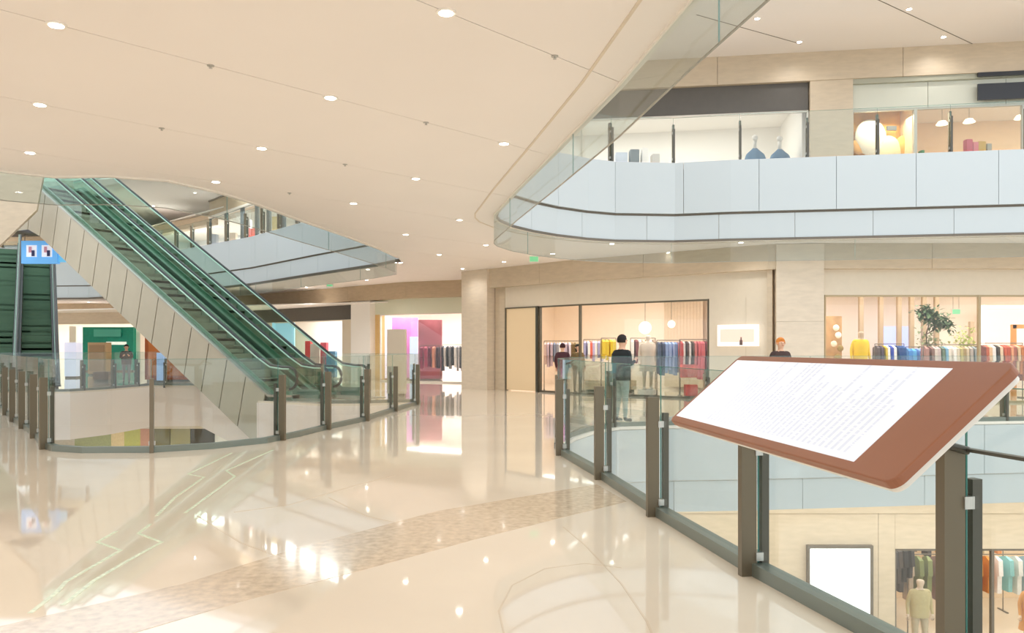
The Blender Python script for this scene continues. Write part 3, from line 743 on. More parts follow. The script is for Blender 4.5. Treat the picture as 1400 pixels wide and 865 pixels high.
cb2 = nt.nodes.new('ShaderNodeCombineXYZ'); nt.links.new(mth('MULTIPLY', rid, 3.1), cb2.inputs[0])
nz2 = nt.nodes.new('ShaderNodeTexWhiteNoise'); nt.links.new(cb2.outputs[0], nz2.inputs['Vector'])
lng = mth('LESS_THAN', Vo, mth('ADD', mth('MULTIPLY', nz2.outputs['Value'], .6), .5))
mar = mth('MULTIPLY', mth('GREATER_THAN', Vo, .06), mth('GREATER_THAN', Uo, .05))
txt = mth('MULTIPLY', mth('MULTIPLY', line, word), mth('MULTIPLY', lng, mar))
mx = nt.nodes.new('ShaderNodeMix'); mx.data_type = 'RGBA'; mx.inputs[6].default_value = (.97, .98, 1, 1); mx.inputs[7].default_value = (.80, .825, .885, 1)
nt.links.new(txt, mx.inputs[0]); nt.links.new(mx.outputs[2], b.inputs['Emission Color']); b.inputs['Emission Strength'].default_value = .95; b.inputs['Base Color'].default_value = (.08, .08, .09, 1)
b.inputs['Roughness'].default_value = .25
quad = [(.968*k, -.219*k), (-.736*k, -.211*k), (-.790*k, .2165*k), (.875*k*1.1, .2300*k)]
quad = [(1.113, -.252), (-.87, -.252), (-.87, .252), (1.113, .252)]
bm = bmesh.new(); uvl = bm.loops.layers.uv.new('UVMap'); vs = [bm.verts.new(pt(u, v, .0015)) for u, v in quad]; vb = [bm.verts.new(pt(u, v, -.004)) for u, v in quad]
f = bm.faces.new(vs)
for lp, uv in zip(f.loops, [(1, 0), (0, 0), (0, 1), (1, 1)]): lp[uvl].uv = uv
for i in range(4): bm.faces.new([vs[i], vb[i], vb[(i+1) % 4], vs[(i+1) % 4]])
bm.normal_update()
if f.normal.dot(N) < 0: bmesh.ops.reverse_faces(bm, faces=bm.faces[:])
obj('text_screen', bm, sm, dp)
# mounting bar along the post heads and arms under the panel
bp = [(1.60, 5.42), (1.97, 3.62), (2.33, 1.9)]
bm = bmesh.new(); wallstrip(bm, [Vector((a-off.x, b-off.y)) for a, b in bp], -.02, .02, 1.048, 1.062); obj('mounting_bar', bm, m_postd, dp)
for u in (-.25, .65):
    c = Cc+U*u-N*.05; q = Vector((1.97+(c.y-3.62)*-.206+.0, c.y, 1.05))
    bm = bmesh.new(); tube(bm, [c-off, q-off], .018, 8); obj('support_arm', bm, m_postd, dp)

# ------------------------------------------------------------ people and mannequins
def figure(name, label, loc, rz, h, pose='stand', cols=None, cat='person', hairc=(30, 24, 22), group=None, skin=(226, 180, 150), long_hair=False, hat=None, skirt=False):
    """skinned body; facing local -Y"""
    s = h/1.70
    r = tag(empty(name, loc, rz), label, cat, group)
    J = {}; E_ = []
    def j(n, p, rad): J[n] = (Vector(p)*s, rad*s)
    lean = .10 if pose == 'lean' else 0
    j('pelvis', (0, 0, .92), .135); j('waist', (0, -.01-lean*.3, 1.06), .125); j('chest', (0, -.02-lean, 1.27), .150); j('neck0', (0, -.01-lean*1.4, 1.42), .075)
    j('neck', (0, -.02-lean*1.5, 1.48), .052); j('head', (0, -.035-lean*1.8, 1.575), .096); j('crown', (0, -.03-lean*1.8, 1.645), .084)
    for sg_, t in ((1, 'l'), (-1, 'r')):
        x = sg_
        j('hip'+t, (x*.10, 0, .86), .105); st = .13 if pose == 'walk' else .02
        ky = -st*.6*sg_; fy = st*1.1*sg_
        j('knee'+t, (x*.105, -.015+ky, .49), .065); j('ank'+t, (x*.11, .02+fy*.6-(.05 if pose == 'walk' else 0)*sg_, .09), .042); j('heel'+t, (x*.11, .02+fy*.6-(.05 if pose == 'walk' else 0)*sg_, .045), .038); j('toe'+t, (x*.12, -.15+fy*.6-(.05 if pose == 'walk' else 0)*sg_, .03), .032)
        j('sh'+t, (x*.185, -.01-lean, 1.385), .068)
        if pose == 'lean':
            j('el'+t, (x*.25, -.16-lean, 1.16), .048); j('wr'+t, (x*.12, -.42, 1.13), .032); hd_ = Vector((-x*.25, -.9, -.05))
        elif pose == 'phone':
            j('el'+t, (x*.25, .0, 1.12), .046); j('wr'+t, (x*.12, -.24, 1.20), .030); hd_ = Vector((-x*.3, -.7, .4))
        elif pose == 'walk':
            j('el'+t, (x*.26, .03-.1*sg_, 1.12), .044); j('wr'+t, (x*.26, -.04-.2*sg_, .90), .030); hd_ = Vector((0, -.25, -1))
        else:
            j('el'+t, (x*.25, .03, 1.12), .044); j('wr'+t, (x*.27, -.02, .88), .030); hd_ = Vector((0, -.2, -1))
        hd_.normalize(); J['palm'+t] = (J['wr'+t][0]+hd_*.07*s, .034*s); J['hd'+t] = (hd_, 0)
        E_ += [('pelvis', 'hip'+t), ('hip'+t, 'knee'+t), ('knee'+t, 'ank'+t), ('ank'+t, 'heel'+t), ('heel'+t, 'toe'+t), ('neck0' if False else 'chest', 'sh'+t), ('sh'+t, 'el'+t), ('el'+t, 'wr'+t), ('wr'+t, 'palm'+t)]
    E_ = [('pelvis', 'waist'), ('waist', 'chest'), ('chest', 'neck0'), ('neck0', 'neck'), ('neck', 'head'), ('head', 'crown')]+E_
    names = [n for n in J if not n.startswith('hd')]; idx = {n: i for i, n in enumerate(names)}
    me = bpy.data.meshes.new('tmp'); me.from_pydata([J[n][0] for n in names], [(idx[a], idx[b]) for a, b in E_], [])
    to = bpy.data.objects.new('tmp', me); COL.objects.link(to)
    md = to.modifiers.new('s', 'SKIN')
    for i, n in enumerate(names):
        me.skin_vertices[0].data[i].radius = (J[n][1], J[n][1]*(.78 if n in ('chest', 'waist', 'pelvis') else 1)); me.skin_vertices[0].data[i].use_root = (n == 'pelvis')
    ss = to.modifiers.new('u', 'SUBSURF'); ss.levels = 2; ss.render_levels = 2
    dg = bpy.context.evaluated_depsgraph_get(); dg.update(); ev = to.evaluated_get(dg); m2 = bpy.data.meshes.new_from_object(ev)
    bpy.data.objects.remove(to); bpy.data.meshes.remove(me)
    bm = bmesh.new(); bm.from_mesh(m2); bpy.data.meshes.remove(m2)
    def cat_(a, b):
        if 'crown' in (a, b) or 'head' in (a, b) or (a, b) == ('neck0', 'neck'): return 0
        if b.startswith('palm'): return 0
        if b[:3] in ('toe', 'hee'): return 3
        if a[:3] in ('hip', 'kne') or b[:3] == 'hip': return 2
        return 1
    segs = [(J[a][0], J[b][0], cat_(a, b)) for a, b in E_]
    for f in bm.faces:
        c = f.calc_center_median(); best = 9; mi = 0
        for A, B, m_ in segs:
            t = max(0, min(1, (c-A).dot(B-A)/max(1e-6, (B-A).length_squared))); dd = (A+(B-A)*t-c).length
            if dd < best: best = dd; mi = m_
        if c.z < .93*s and mi == 1 and abs(c.x) < .16*s: mi = 2
        f.material_index = mi; f.smooth = True
    for t in 'lr':           # fingers and thumb
        p, hdv = J['palm'+t][0], J['hd'+t][0]; side = hdv.cross(Vector((0, 0, 1)) if abs(hdv.z) < .8 else Vector((0, 1, 0))).normalized(); nrm = hdv.cross(side)
        for i, ln in enumerate((.062, .072, .068, .052)):
            o_ = p+side*(i-1.5)*.017*s+hdv*.01*s; tube(bm, [o_, o_+hdv*ln*.5*s, o_+hdv*ln*.85*s-nrm*.02*s], .008*s, 5, radii=[.009*s, .008*s, .006*s])
        o_ = p-side*.025*s-hdv*.02*s; tube(bm, [o_, o_-side*.025*s+hdv*.02*s, o_-side*.03*s+hdv*.05*s], .009*s, 5)
    C = cols; obj('body', bm, [mat('skin_%02x%02x%02x' % skin, skin, rough=.55), cm(C[0]), cm(C[1]), cm(C[2])], r)
    hc = J['head'][0].lerp(J['crown'][0], .4)
    if cat == 'person' or hairc:
        bm = bmesh.new(); bmesh.ops.create_uvsphere(bm, u_segments=16, v_segments=10, radius=1)
        for v in bm.verts:
            v.co = Vector((v.co.x*.099, v.co.y*.112, v.co.z*.118))*s
            if v.co.y < -.045*s and v.co.z < .05*s: v.co.y = -.045*s+(.0 if True else 0)
            if v.co.z < -.05*s: v.co.z = (-.05*s if not long_hair else v.co.z*2.2)
        bmesh.ops.translate(bm, verts=bm.verts, vec=hc+Vector((0, .018, .012))*s); obj('hair', bm, cm(hairc), r, True)
    # face: eyes, nose, mouth, ears
    if cat == 'person':
        bm = bmesh.new()
        for x in (-.034, .034): box(bm, hc+Vector((x, -.088, .0))*s, Vector((.022, .012, .009))*s)
        obj('eye', bm, cm((40, 30, 28)), r)
        bm = bmesh.new(); bmesh.ops.create_cone(bm, cap_ends=True, segments=6, radius1=.015*s, radius2=.006*s, depth=.045*s, matrix=Matrix.Translation(hc+Vector((0, -.098, -.025))*s))
        for x in (-.097, .097): box(bm, hc+Vector((x, 0, -.01))*s, Vector((.014, .03, .05))*s)
        obj('nose_and_ears', bm, mat('skin_%02x%02x%02x' % skin, skin), r)
        bm = bmesh.new(); box(bm, hc+Vector((0, -.086, -.058))*s, Vector((.04, .01, .009))*s); obj('mouth', bm, cm((170, 90, 84)), r)
    # garment hem: loose jacket or skirt
    bm = bmesh.new(); seg_ = 16; rings = []
    for z, rx, ry in ((1.40, .17, .11), (1.34, .235, .155), (1.15, .215, .16), (.98, .205, .15), (.82 if not skirt else .55, .20 if not skirt else .27, .145 if not skirt else .22)):
        yo = -lean*(z-.92)/.4
        rings.append([bm.verts.new(Vector((math.cos(2*math.pi*i/seg_)*rx, math.sin(2*math.pi*i/seg_)*ry+yo, z))*s) for i in range(seg_)])
    for a, b_ in zip(rings, rings[1:]):
        for i in range(seg_): bm.faces.new([a[i], a[(i+1) % seg_], b_[(i+1) % seg_], b_[i]])
    bmesh.ops.recalc_face_normals(bm, faces=bm.faces); obj('jacket' if not skirt else 'dress', bm, cm(C[0]), r, True)
    if hat:
        bm = bmesh.new(); cyl(bm, hc+Vector((0, .01, .09))*s, .10*s, .09*s, 18, r2=.085*s); cyl(bm, hc+Vector((0, 0, .05))*s, .15*s, .012*s, 18); obj('hat', bm, cm(hat), r)
    if cat == 'mannequin':
        bm = bmesh.new(); cyl(bm, (0, 0, .008), .18, .016, 20); obj('base_plate', bm, m_steel, r)
    return r
figure('person', 'person in a black jacket and pale trousers standing behind the far atrium railing', (2.22, 16.45, 0), 2.2, 1.74, 'phone', [(20, 26, 28), (176, 186, 178), (60, 64, 62)])
figure('person', 'person in a maroon top and black trousers walking at the shop entrance', (1.62, 26.0, 0), 2.9, 1.62, 'walk', [(74, 36, 46), (22, 20, 22), (20, 18, 20)], hairc=(60, 28, 34))
figure('person', 'person in an olive brown coat standing just inside the shop doorway', (2.2, 27.2, 0), .3, 1.60, 'stand', [(116, 94, 54), (150, 130, 110), (60, 50, 40)], long_hair=True)
figure('person', 'person with ginger hair seen just above the brown panel', (5.95, 18.0, 0), .2, 1.70, 'phone', [(70, 50, 46), (60, 60, 70), (40, 40, 40)], hairc=(226, 140, 62))
figure('person', 'person with a black top by the green shopfront', (-16.4, 34.5, 0), .4, 1.62, 'phone', [(30, 30, 38), (110, 116, 124), (40, 40, 40)])
W_ = (240, 232, 220)
figure('mannequin', 'mannequin in a bright yellow hooded jacket behind the right shop window', (10.35, 24.1, .22), .1, 1.82, 'stand', [(232, 198, 40), (226, 214, 190), (220, 210, 200)], cat='mannequin', hairc=None, skin=(196, 176, 150))
figure('mannequin', 'mannequin in a cream knit dress among the racks of the middle shop', (4.35, 26.0, .16), .1, 1.80, 'stand', [(214, 200, 180), (214, 200, 180), (220, 210, 200)], cat='mannequin', hairc=None, skin=(240, 226, 206), skirt=True)
figure('mannequin', 'mannequin in khaki top and long trousers behind the lower level window', (9.85, 19.6, -5.9), 0, 1.88, 'stand', [(196, 184, 138), (196, 184, 156), (220, 210, 200)], cat='mannequin', hairc=None, skin=(226, 206, 184))
figure('mannequin', 'mannequin in a pale mint dress behind the lower level window', (10.9, 19.8, -5.9), 0, 1.86, 'stand', [(206, 222, 194), (206, 222, 194), (220, 210, 200)], cat='mannequin', hairc=None, skin=(236, 224, 210), skirt=True)
figure('mannequin', 'mannequin in an orange dress at the right end of the lower level window', (12.55, 19.6, -5.9), 0, 1.82, 'stand', [(214, 150, 84), (120, 150, 60), (220, 210, 200)], cat='mannequin', hairc=None, skin=(230, 200, 170), skirt=True)

# ------------------------------------------------------------ garments on rails
GM = {}
def garment_mesh(c, ln, th):
    key = (tuple(c), round(ln, 1), round(th, 2))
    if key in GM: return GM[key]
    bm = bmesh.new(); hw = .22
    prof = [(-.03, -.03), (-hw, -.10), (-hw-.03, -.5), (-hw+.04, -.52), (-hw+.05, -ln), (hw-.05, -ln), (hw-.04, -.52), (hw+.03, -.5), (hw, -.10), (.03, -.03)]
    if ln <= .55: prof = [(-.03, -.03), (-hw, -.10), (-hw+.03, -ln), (hw-.03, -ln), (hw, -.10), (.03, -.03)]
    A = [bm.verts.new((-th/2*(.5 if i in (0, len(prof)-1) else 1), y, z)) for i, (y, z) in enumerate(prof)]; B = [bm.verts.new((th/2*(.5 if i in (0, len(prof)-1) else 1), y, z)) for i, (y, z) in enumerate(prof)]
    bm.faces.new(A); bm.faces.new(B[::-1])
    for i in range(len(prof)): bm.faces.new([A[i], A[(i+1) % len(prof)], B[(i+1) % len(prof)], B[i]])
    bmesh.ops.recalc_face_normals(bm, faces=bm.faces); me = bpy.data.meshes.new('garment'); bm.to_mesh(me); bm.free(); me.materials.append(cm(c)); GM[key] = me; return me
CN = [((245, 245, 245), 'white'), ((30, 30, 32), 'black'), ((120, 120, 124), 'grey'), ((200, 60, 60), 'red'), ((240, 130, 140), 'pink'), ((110, 140, 200), 'blue'), ((40, 50, 80), 'navy'), ((220, 190, 60), 'yellow'),
      ((210, 180, 140), 'beige'), ((130, 80, 50), 'brown'), ((90, 120, 80), 'green'), ((170, 150, 200), 'lilac'), ((220, 130, 60), 'orange'), ((170, 200, 235), 'pale blue'), ((120, 40, 60), 'maroon')]
def cname(c): return min(CN, key=lambda q: sum((a-b)**2 for a, b in zip(q[0], c)))[1]
def rack(a, b, z, cols, where, ln=(.8, 1.1), zbase=0, group=None, th=.07):
    """a,b plan points; one garment per colour"""
    a, b = Vector(a), Vector(b); t = (b-a).normalized(); ang = math.atan2(t.y, t.x); L = (b-a).length; h = z-zbase
    r = tag(empty('clothes_rail', (a.x, a.y, zbase), ang), 'slim steel clothes rail %s' % where, 'clothes rail')
    bm = bmesh.new(); tube(bm, [(0, 0, h), (L, 0, h)], .014, 6); obj('rail', bm, m_rim, r)
    for x in (0, L):
        bm = bmesh.new(); tube(bm, [(x, 0, .02), (x, 0, h)], .014, 6); box(bm, (x, 0, .015), (.05, .45, .03)); obj('leg', bm, m_rim, r)
    n = len(cols)
    for i, c in enumerate(cols):
        q = a+t*(L*(i+.5)/n); me = garment_mesh(c, random.uniform(*ln), max(.03, L/n*.82) if th is None else min(th*1.6, L/n*.85))
        o = bpy.data.objects.new('hanging_garment', me); COL.objects.link(o); o.location = (q.x, q.y, z-.02); o.rotation_euler = (0, 0, ang+random.uniform(-.15, .15))
        tag(o, '%s garment, %s from left on the rail %s' % (cname(c), ORD[i], where), 'garment', group or ('garments on the rail '+where))
def rackpx(x0, x1, d, ytop, cols, where, **kw):
    a, b = PD(x0, ytop, d), PD(x1, ytop, d); rack((a.x, a.y), (b.x, b.y), a.z, cols, where, **kw)
lil, dn_, wh, bk, gy = (196, 176, 190), (120, 128, 150), (240, 236, 232), (40, 38, 40), (140, 138, 140)
rackpx(744, 792, 28.6, 466, [(206, 180, 176), lil, (190, 170, 184), dn_, (150, 150, 160), wh, (214, 200, 216), lil, (226, 214, 222), (120, 96, 58), (110, 90, 50), (170, 150, 110)], 'left of the bronze mullion', ln=(.7, 1.0))
rackpx(798, 832, 28.0, 464, [(170, 170, 210), wh, (226, 110, 90), (190, 180, 220), wh, (160, 160, 200), (210, 210, 230), wh, (232, 206, 70)], 'right of the bronze mullion', ln=(.6, .8))
rackpx(822, 842, 26.8, 462, [(240, 208, 60), (244, 214, 70), (232, 200, 50), (236, 210, 90)], 'of yellow clothes', ln=(.5, .7))
rackpx(862, 896, 27.0, 462, [wh, (120, 60, 60), (236, 226, 214), (210, 190, 160), (170, 140, 110), (228, 220, 210), (150, 130, 110)], 'left of the cream mannequin', ln=(.7, 1.0))
rackpx(898, 930, 25.2, 465, [(70, 84, 110), (60, 76, 110), (150, 180, 226), (160, 190, 236), (170, 196, 236), (120, 150, 200), (200, 160, 190)], 'of blue clothes', ln=(.9, 1.1))
rackpx(929, 966, 24.6, 464, [(206, 74, 70), (236, 226, 220), (90, 60, 50), wh, (100, 76, 60), (226, 130, 130), (240, 116, 128), (244, 120, 136), (240, 130, 140), (150, 60, 70)], 'of pink and red clothes', ln=(.9, 1.25))
rackpx(604, 641, 36, 471, [bk, wh, bk, gy, bk, wh, gy, (90, 90, 92), bk, wh, bk], 'of black and white clothes', ln=(.9, 1.15))
rackpx(574, 602, 35.6, 472, [(150, 50, 80), (170, 60, 90), (110, 30, 60), (226, 150, 120), (60, 20, 30)], 'by the dark red display', ln=(.9, 1.15))
rackpx(1196, 1236, 24.6, 470, [(90, 80, 80), (80, 70, 80), (200, 176, 50), wh, (40, 70, 170), wh, (30, 70, 130), (28, 70, 130), (30, 80, 140)], 'of navy clothes', ln=(.9, 1.0))
rackpx(1238, 1262, 24.9, 474, [(80, 150, 220), (100, 180, 235), (120, 160, 220), (170, 190, 235)], 'of sky blue clothes', ln=(.7, .9))
rackpx(1262, 1336, 24.4, 471, [(170, 130, 120), (140, 110, 100), (206, 196, 186), (196, 180, 176), (110, 130, 110), (120, 170, 200), (226, 220, 206), wh, (210, 200, 176), (190, 180, 120), (160, 140, 100), (206, 190, 160), (180, 170, 160), (150, 160, 160), (60, 80, 80)], 'below the leafy plant', ln=(.8, 1.0))
rackpx(1338, 1398, 24.2, 469, [(120, 70, 60), (190, 100, 70), (226, 190, 150), wh, (60, 50, 40), (226, 200, 170), (200, 90, 60), (190, 80, 50), (226, 160, 120), (170, 100, 80), (220, 190, 150), (196, 120, 60), (150, 90, 50)], 'at the right picture edge', ln=(.8, 1.1))
rack((9.1, 21.6), (13.8, 21.6), -4.0, [(60, 56, 58), (40, 40, 44), (80, 76, 76), wh, (60, 50, 50), (180, 160, 140), (120, 130, 80), (130, 140, 90), (150, 110, 96), (160, 120, 110), (60, 56, 58), (226, 180, 90), (216, 150, 60), (206, 130, 50), wh, (130, 190, 190), (226, 226, 220), (150, 180, 190)], 'behind the lower mannequins', ln=(.9, 1.2), zbase=-5.9)
rack((9.2, 20.2), (10.0, 20.5), -3.45, [bk, (60, 56, 58), (80, 70, 66), bk, (50, 46, 48)], 'of black clothes in the lower shop', ln=(.8, 1.0), zbase=-5.9)
rack((9.1, 22.8), (13.8, 22.8), -3.2, [(50, 46, 50), (90, 80, 80), (60, 60, 64), (30, 30, 34), wh, (120, 100, 80), (60, 50, 50), (226, 170, 80), (90, 70, 60), (60, 70, 60), (226, 206, 170), (220, 140, 70)], 'high in the lower shop', ln=(.9, 1.2), zbase=-5.9)

# ------------------------------------------------------------ shop furnishings (each its own thing)
def slabthing(name, label, cat, x0, x1, y0, y1, d, t, m, group=None, legs=None):
    r = tag(empty(name), label, cat, group); a, b = PD(x0, y1, d), PD(x1, y0, d); r.location = ((a.x+b.x)/2, d, a.z)
    bm = bmesh.new(); box(bm, (0, t/2, (b.z-a.z)/2), (b.x-a.x, t, b.z-a.z))
    bmesh.ops.bevel(bm, geom=bm.edges[:], offset=min(.02, t*.2), segments=1); obj('board', bm, m, r); return r, (b.x-a.x), (b.z-a.z)
def display(name, label, cat, x0, x1, ytop, d, t, m, m2=None, zb=0):
    """floor-standing block with a plinth and cap"""
    a, b = PD(x0, ytop, d), PD(x1, ytop, d); r = tag(empty(name, ((a.x+b.x)/2, d, zb)), label, cat); wd = b.x-a.x; h = a.z-zb
    bm = bmesh.new(); box(bm, (0, t/2, h/2+.04), (wd, t, h-.08)); bmesh.ops.bevel(bm, geom=bm.edges[:], offset=.015, segments=1); obj('body', bm, m, r)
    bm = bmesh.new(); box(bm, (0, t/2, .04), (wd*.92, t*.9, .08)); obj('plinth', bm, m_rim, r)
    if m2: 
        bm = bmesh.new(); box(bm, (0, -.01, h/2+.04), (wd*.84, .02, h*.8)); obj('front_panel', bm, m2, r)
    return r
# kiosk board in the far walkway
display('standing_board', 'tall beige freestanding board behind the right end of the void railing', 'display board', 529, 554, 450, 25.0, .35, mat('beige_board', (206, 192, 172), rough=.5))
display('display_wall', 'tall dark red display wall in the far white shop', 'display', 572, 604, 437, 37, .3, mat('wine_panel', (150, 84, 92), rough=.5, var=.3, scale=1.3))
display('display_wall', 'magenta and pink lit display wall in the far white shop', 'display', 536, 571, 434, 38, .3, mat('magenta_panel', (200, 126, 190), rough=.4, var=.35, scale=1.2, emit=.15))
display('display_wall', 'narrow pale blue lit display beside the magenta one', 'display', 560, 571, 460, 36.5, .15, mat('pale_blue_lit', (206, 226, 250), emit=.6))
display('display_wall', 'lilac white lit display at the left end of the far white shop', 'display', 519, 531, 432, 37.5, .3, mat('lilac_lit', (232, 230, 255), emit=.6))
display('light_screen', 'pale blue lit screen behind the right escalator handrail', 'screen', 372, 402, 441, 42.5, .2, mat('sky_lit', (160, 214, 240), emit=.6))
for i, (x0, x1, yt, c, lb) in enumerate([(417, 424, 466, (226, 70, 80), 'slim red'), (424, 437, 470, (236, 226, 226), 'low white'), (438, 446, 468, (220, 90, 110), 'small pink'), (446, 458, 480, (90, 150, 190), 'low blue')]):
    display('display_stand', '%s display stand in the white shop right of the handrail' % lb, 'display stand', x0, x1, yt, 41.5-i*.8, .5, cm(c))
# far left shops
display('shopfront_display', 'wide teal green shopfront across the far hall', 'shopfront', 113, 182, 447, 51.0, .4, mat('teal_front', (0, 150, 130), rough=.4, var=.1))
slabthing('sign_strip', 'thin white lettering strip on the teal shopfront', 'sign', 145, 172, 467, 471, 50.85, .1, mat('sign_white2', (240, 250, 240), emit=.6))
slabthing('sign_strip', 'pale glazed band high on the teal shopfront', 'sign', 128, 165, 450, 460, 50.85, .1, mat('pale_teal', (80, 184, 170), rough=.3))
display('display_block', 'wooden double display cabinet before the teal shopfront', 'cabinet', 120, 145, 468, 44, .6, mat('oak', (178, 150, 110), rough=.5, var=.15, stretch=(8, 8, 1)), mat('oak_dark', (150, 122, 88), rough=.5))
display('display_block', 'white lit block left of the teal shopfront', 'display', 88, 104, 468, 40, .6, mat('white_lit_block', (224, 228, 250), emit=.4))
display('display_block', 'dark brown low cabinet behind the far railing', 'cabinet', 127, 148, 508, 36, .6, mat('walnut', (130, 104, 86), rough=.5, var=.1))
display('kiosk', 'orange brown kiosk wall beside the escalator truss', 'kiosk', 198, 262, 455, 36, .5, mat('rust_orange', (176, 88, 40), rough=.5, var=.15, scale=1), mat('amber_panel', (206, 120, 60), rough=.5))
display('display_block', 'blue white lit pillar behind the kiosk railing', 'display', 214, 224, 482, 35, .3, mat('blue_white', (170, 196, 240), emit=.3))
# middle shop extras
slabthing('poster_stand', 'red and white poster low in the middle shop window', 'poster', 930, 954, 498, 516, 23.9, .05, mat('red_white', (236, 96, 80), rough=.5, var=.5, scale=4))
display('red_box', 'small red cube plinth low in the middle shop window', 'plinth', 938, 954, 526, 23.8, .3, cm((232, 84, 76)))
display('table', 'long pale display table in the middle shop', 'table', 800, 870, 520, 27.4, .7, cm((226, 206, 176)))
for n_, x_, y_, h_ in (('yellow', 10.35, 24.1, .22), ('cream', 4.35, 26.0, .16)):
    r = tag(empty('plinth', (x_, y_, 0)), 'low round plinth under the %s mannequin' % n_, 'plinth'); bm = bmesh.new(); cyl(bm, (0, 0, h_/2), .32, h_-.01, 24); obj('drum', bm, m_trimw, r)
# curtain ribs on the back wall of the middle shop
for i in range(10):
    x = 868+i*10; a = PD(x, 420, 27.9)
# pleated curtain and two lamps in the middle shop
a, b = Vector((5.65, 29.55)), Vector((6.75, 28.3)); t = (b-a).normalized(); n_ = Vector((t.y, -t.x)); cp = []
for i in range(49): cp.append(a.lerp(b, i/48)-n_*.06*math.sin(i*math.pi/2)-n_*.0)
ct = tag(empty('curtain'), 'pleated pale curtain on the back wall behind the pink clothes rail', 'curtain')
band('curtain_cloth', [p-Vector((.12, .1)) for p in cp], -.012, .012, .1, 3.2, cm((236, 222, 202)), ct)
bm = bmesh.new(); tube(bm, [(a.x-.12, a.y-.1, 3.22), (b.x-.12, b.y-.1, 3.22)], .02, 6); obj('curtain_rod', bm, m_rim, ct)
for i, (x, y) in enumerate([(882, 448), (918, 443)]):
    q = PD(x, y, 26.4); o = tag(empty('pendant_lamp', q), '%s glowing round pendant lamp in the middle shop' % ['left', 'right'][i], 'lamp')
    bm = bmesh.new(); bmesh.ops.create_icosphere(bm, subdivisions=3, radius=(.2, .12)[i]); obj('globe', bm, mat('globe_glow', (255, 244, 226), emit=2.5), o, True)
    bm = bmesh.new(); tube(bm, [(0, 0, .1), (0, 0, 3.4-q.z)], .008, 5); obj('cord', bm, m_rim, o)
# right shop extras: timber posts, plant, brown display, light box, orange frame
wood = mat('pale_timber', (190, 166, 134), rough=.5, var=.12, stretch=(10, 10, 1))
for i, x in enumerate((1180, 1207, 1232, 1249, 1266, 1283, 1331)):
    a = PD(x-3, 475, 26.5); o = tag(empty('timber_post', (a.x, 26.5, 0)), 'slim timber post, %s from the left in the right shop' % ORD[i], 'post', 'timber posts in the right shop')
    bm = bmesh.new(); h = 3.38 if i < 6 else 2.35; box(bm, (0, 0, h/2), (.13, .13, h)); bmesh.ops.bevel(bm, geom=bm.edges[:], offset=.01, segments=1); obj('shaft', bm, wood, o)
    bm = bmesh.new(); box(bm, (0, 0, .02), (.2, .2, .04)); obj('foot', bm, m_rim, o)
slabthing('blue_screen', 'pale blue glowing screen hung between the timber posts', 'screen', 1206, 1250, 446, 486, 26.9, .06, mat('blue_glow', (186, 200, 255), emit=.7))
display('display_cabinet', 'tan display panel with pale ornaments at the left end of the right shop', 'cabinet', 1129, 1151, 432, 25.2, .3, mat('tan_panel', (200, 160, 110), rough=.5, var=.35, scale=3), None)
for i, (x, y, c) in enumerate([(1143, 448, (250, 240, 220)), (1146, 458, (255, 250, 240)), (1140, 470, (240, 226, 200)), (1149, 476, (150, 130, 70)), (1145, 488, (160, 140, 80))]):
    q = PD(x, y, 25.0); o = tag(empty('wall_ornament', q), 'pale round ornament, %s from top on the tan display panel' % ORD[i], 'ornament', 'ornaments on the tan panel')
    bm = bmesh.new(); bmesh.ops.create_icosphere(bm, subdivisions=2, radius=.10); 
    for v in bm.verts: v.co.y *= .5
    obj('disc', bm, cm(c), o, True); bm = bmesh.new(); cyl(bm, (0, .1, 0), .015, .14, 8, axis='Y'); obj('pin', bm, m_rim, o)
lb = tag(empty('light_box_frame', PD(1380, 460, 27.2)), 'large white lit frame on the back wall of the right shop', 'light box')
for dx, dz, sx_, sz_ in ((0, 1.0, 1.8, .1), (-.9, 0, .1, 2.1), (.9, 0, .1, 2.1), (0, -1.0, 1.8, .1)):
    bm = bmesh.new(); box(bm, (dx, 0, dz), (sx_, .1, sz_)); obj('frame_bar', bm, mat('lit_frame', (255, 250, 242), emit=1.0), lb)
bm = bmesh.new(); box(bm, (0, .06, 0), (1.7, .04, 1.9)); obj('back_sheet', bm, m_cream, lb)
wf = tag(empty('wooden_frame', (PD(1390, 475, 25).x, 25, 0)), 'orange wooden portal frame at the right picture edge', 'frame')
for x, sx_, z, sz in ((-.1, .12, 1.1, 2.2), (1.3, .12, 1.1, 2.2), (.6, 1.5, 2.15, .12)):
    bm = bmesh.new(); box(bm, (x, 0, z), (sx_, .12, sz)); obj('frame_bar', bm, mat('orange_wood', (214, 150, 78), rough=.45, var=.1), wf)
# potted tree in the right shop
q = PD(1272, 475, 25.2); tr = tag(empty('potted_plant', (q.x, 25.2, 0)), 'slender potted tree with dark green leaves behind the right shop window', 'plant')
bm = bmesh.new(); cyl(bm, (0, 0, .22), .2, .44, 18, r2=.25); obj('pot', bm, cm((200, 190, 176)), tr)
bm = bmesh.new(); tube(bm, [(0, 0, .4), (-.08, 0, 1.2), (-.12, .02, 1.9), (.0, 0, 2.4)], .03, 6, radii=[.035, .03, .022, .012]); tube(bm, [(-.12, .02, 1.9), (.3, 0, 2.2), (.55, 0, 2.25)], .015, 6); obj('trunk', bm, cm((96, 78, 54)), tr)
bm = bmesh.new()
def leaf(bm, c, s):
    M = Matrix.Translation(c) @ Matrix.Rotation(random.uniform(0, 6.3), 4, 'Z') @ Matrix.Rotation(random.uniform(-1, 1), 4, 'X')
    vs = [bm.verts.new(M @ Vector(p)) for p in ((0, 0, 0), (s*.3, s*.35, .01), (0, s, -.02), (-s*.3, s*.35, .01))]; bm.faces.new(vs)
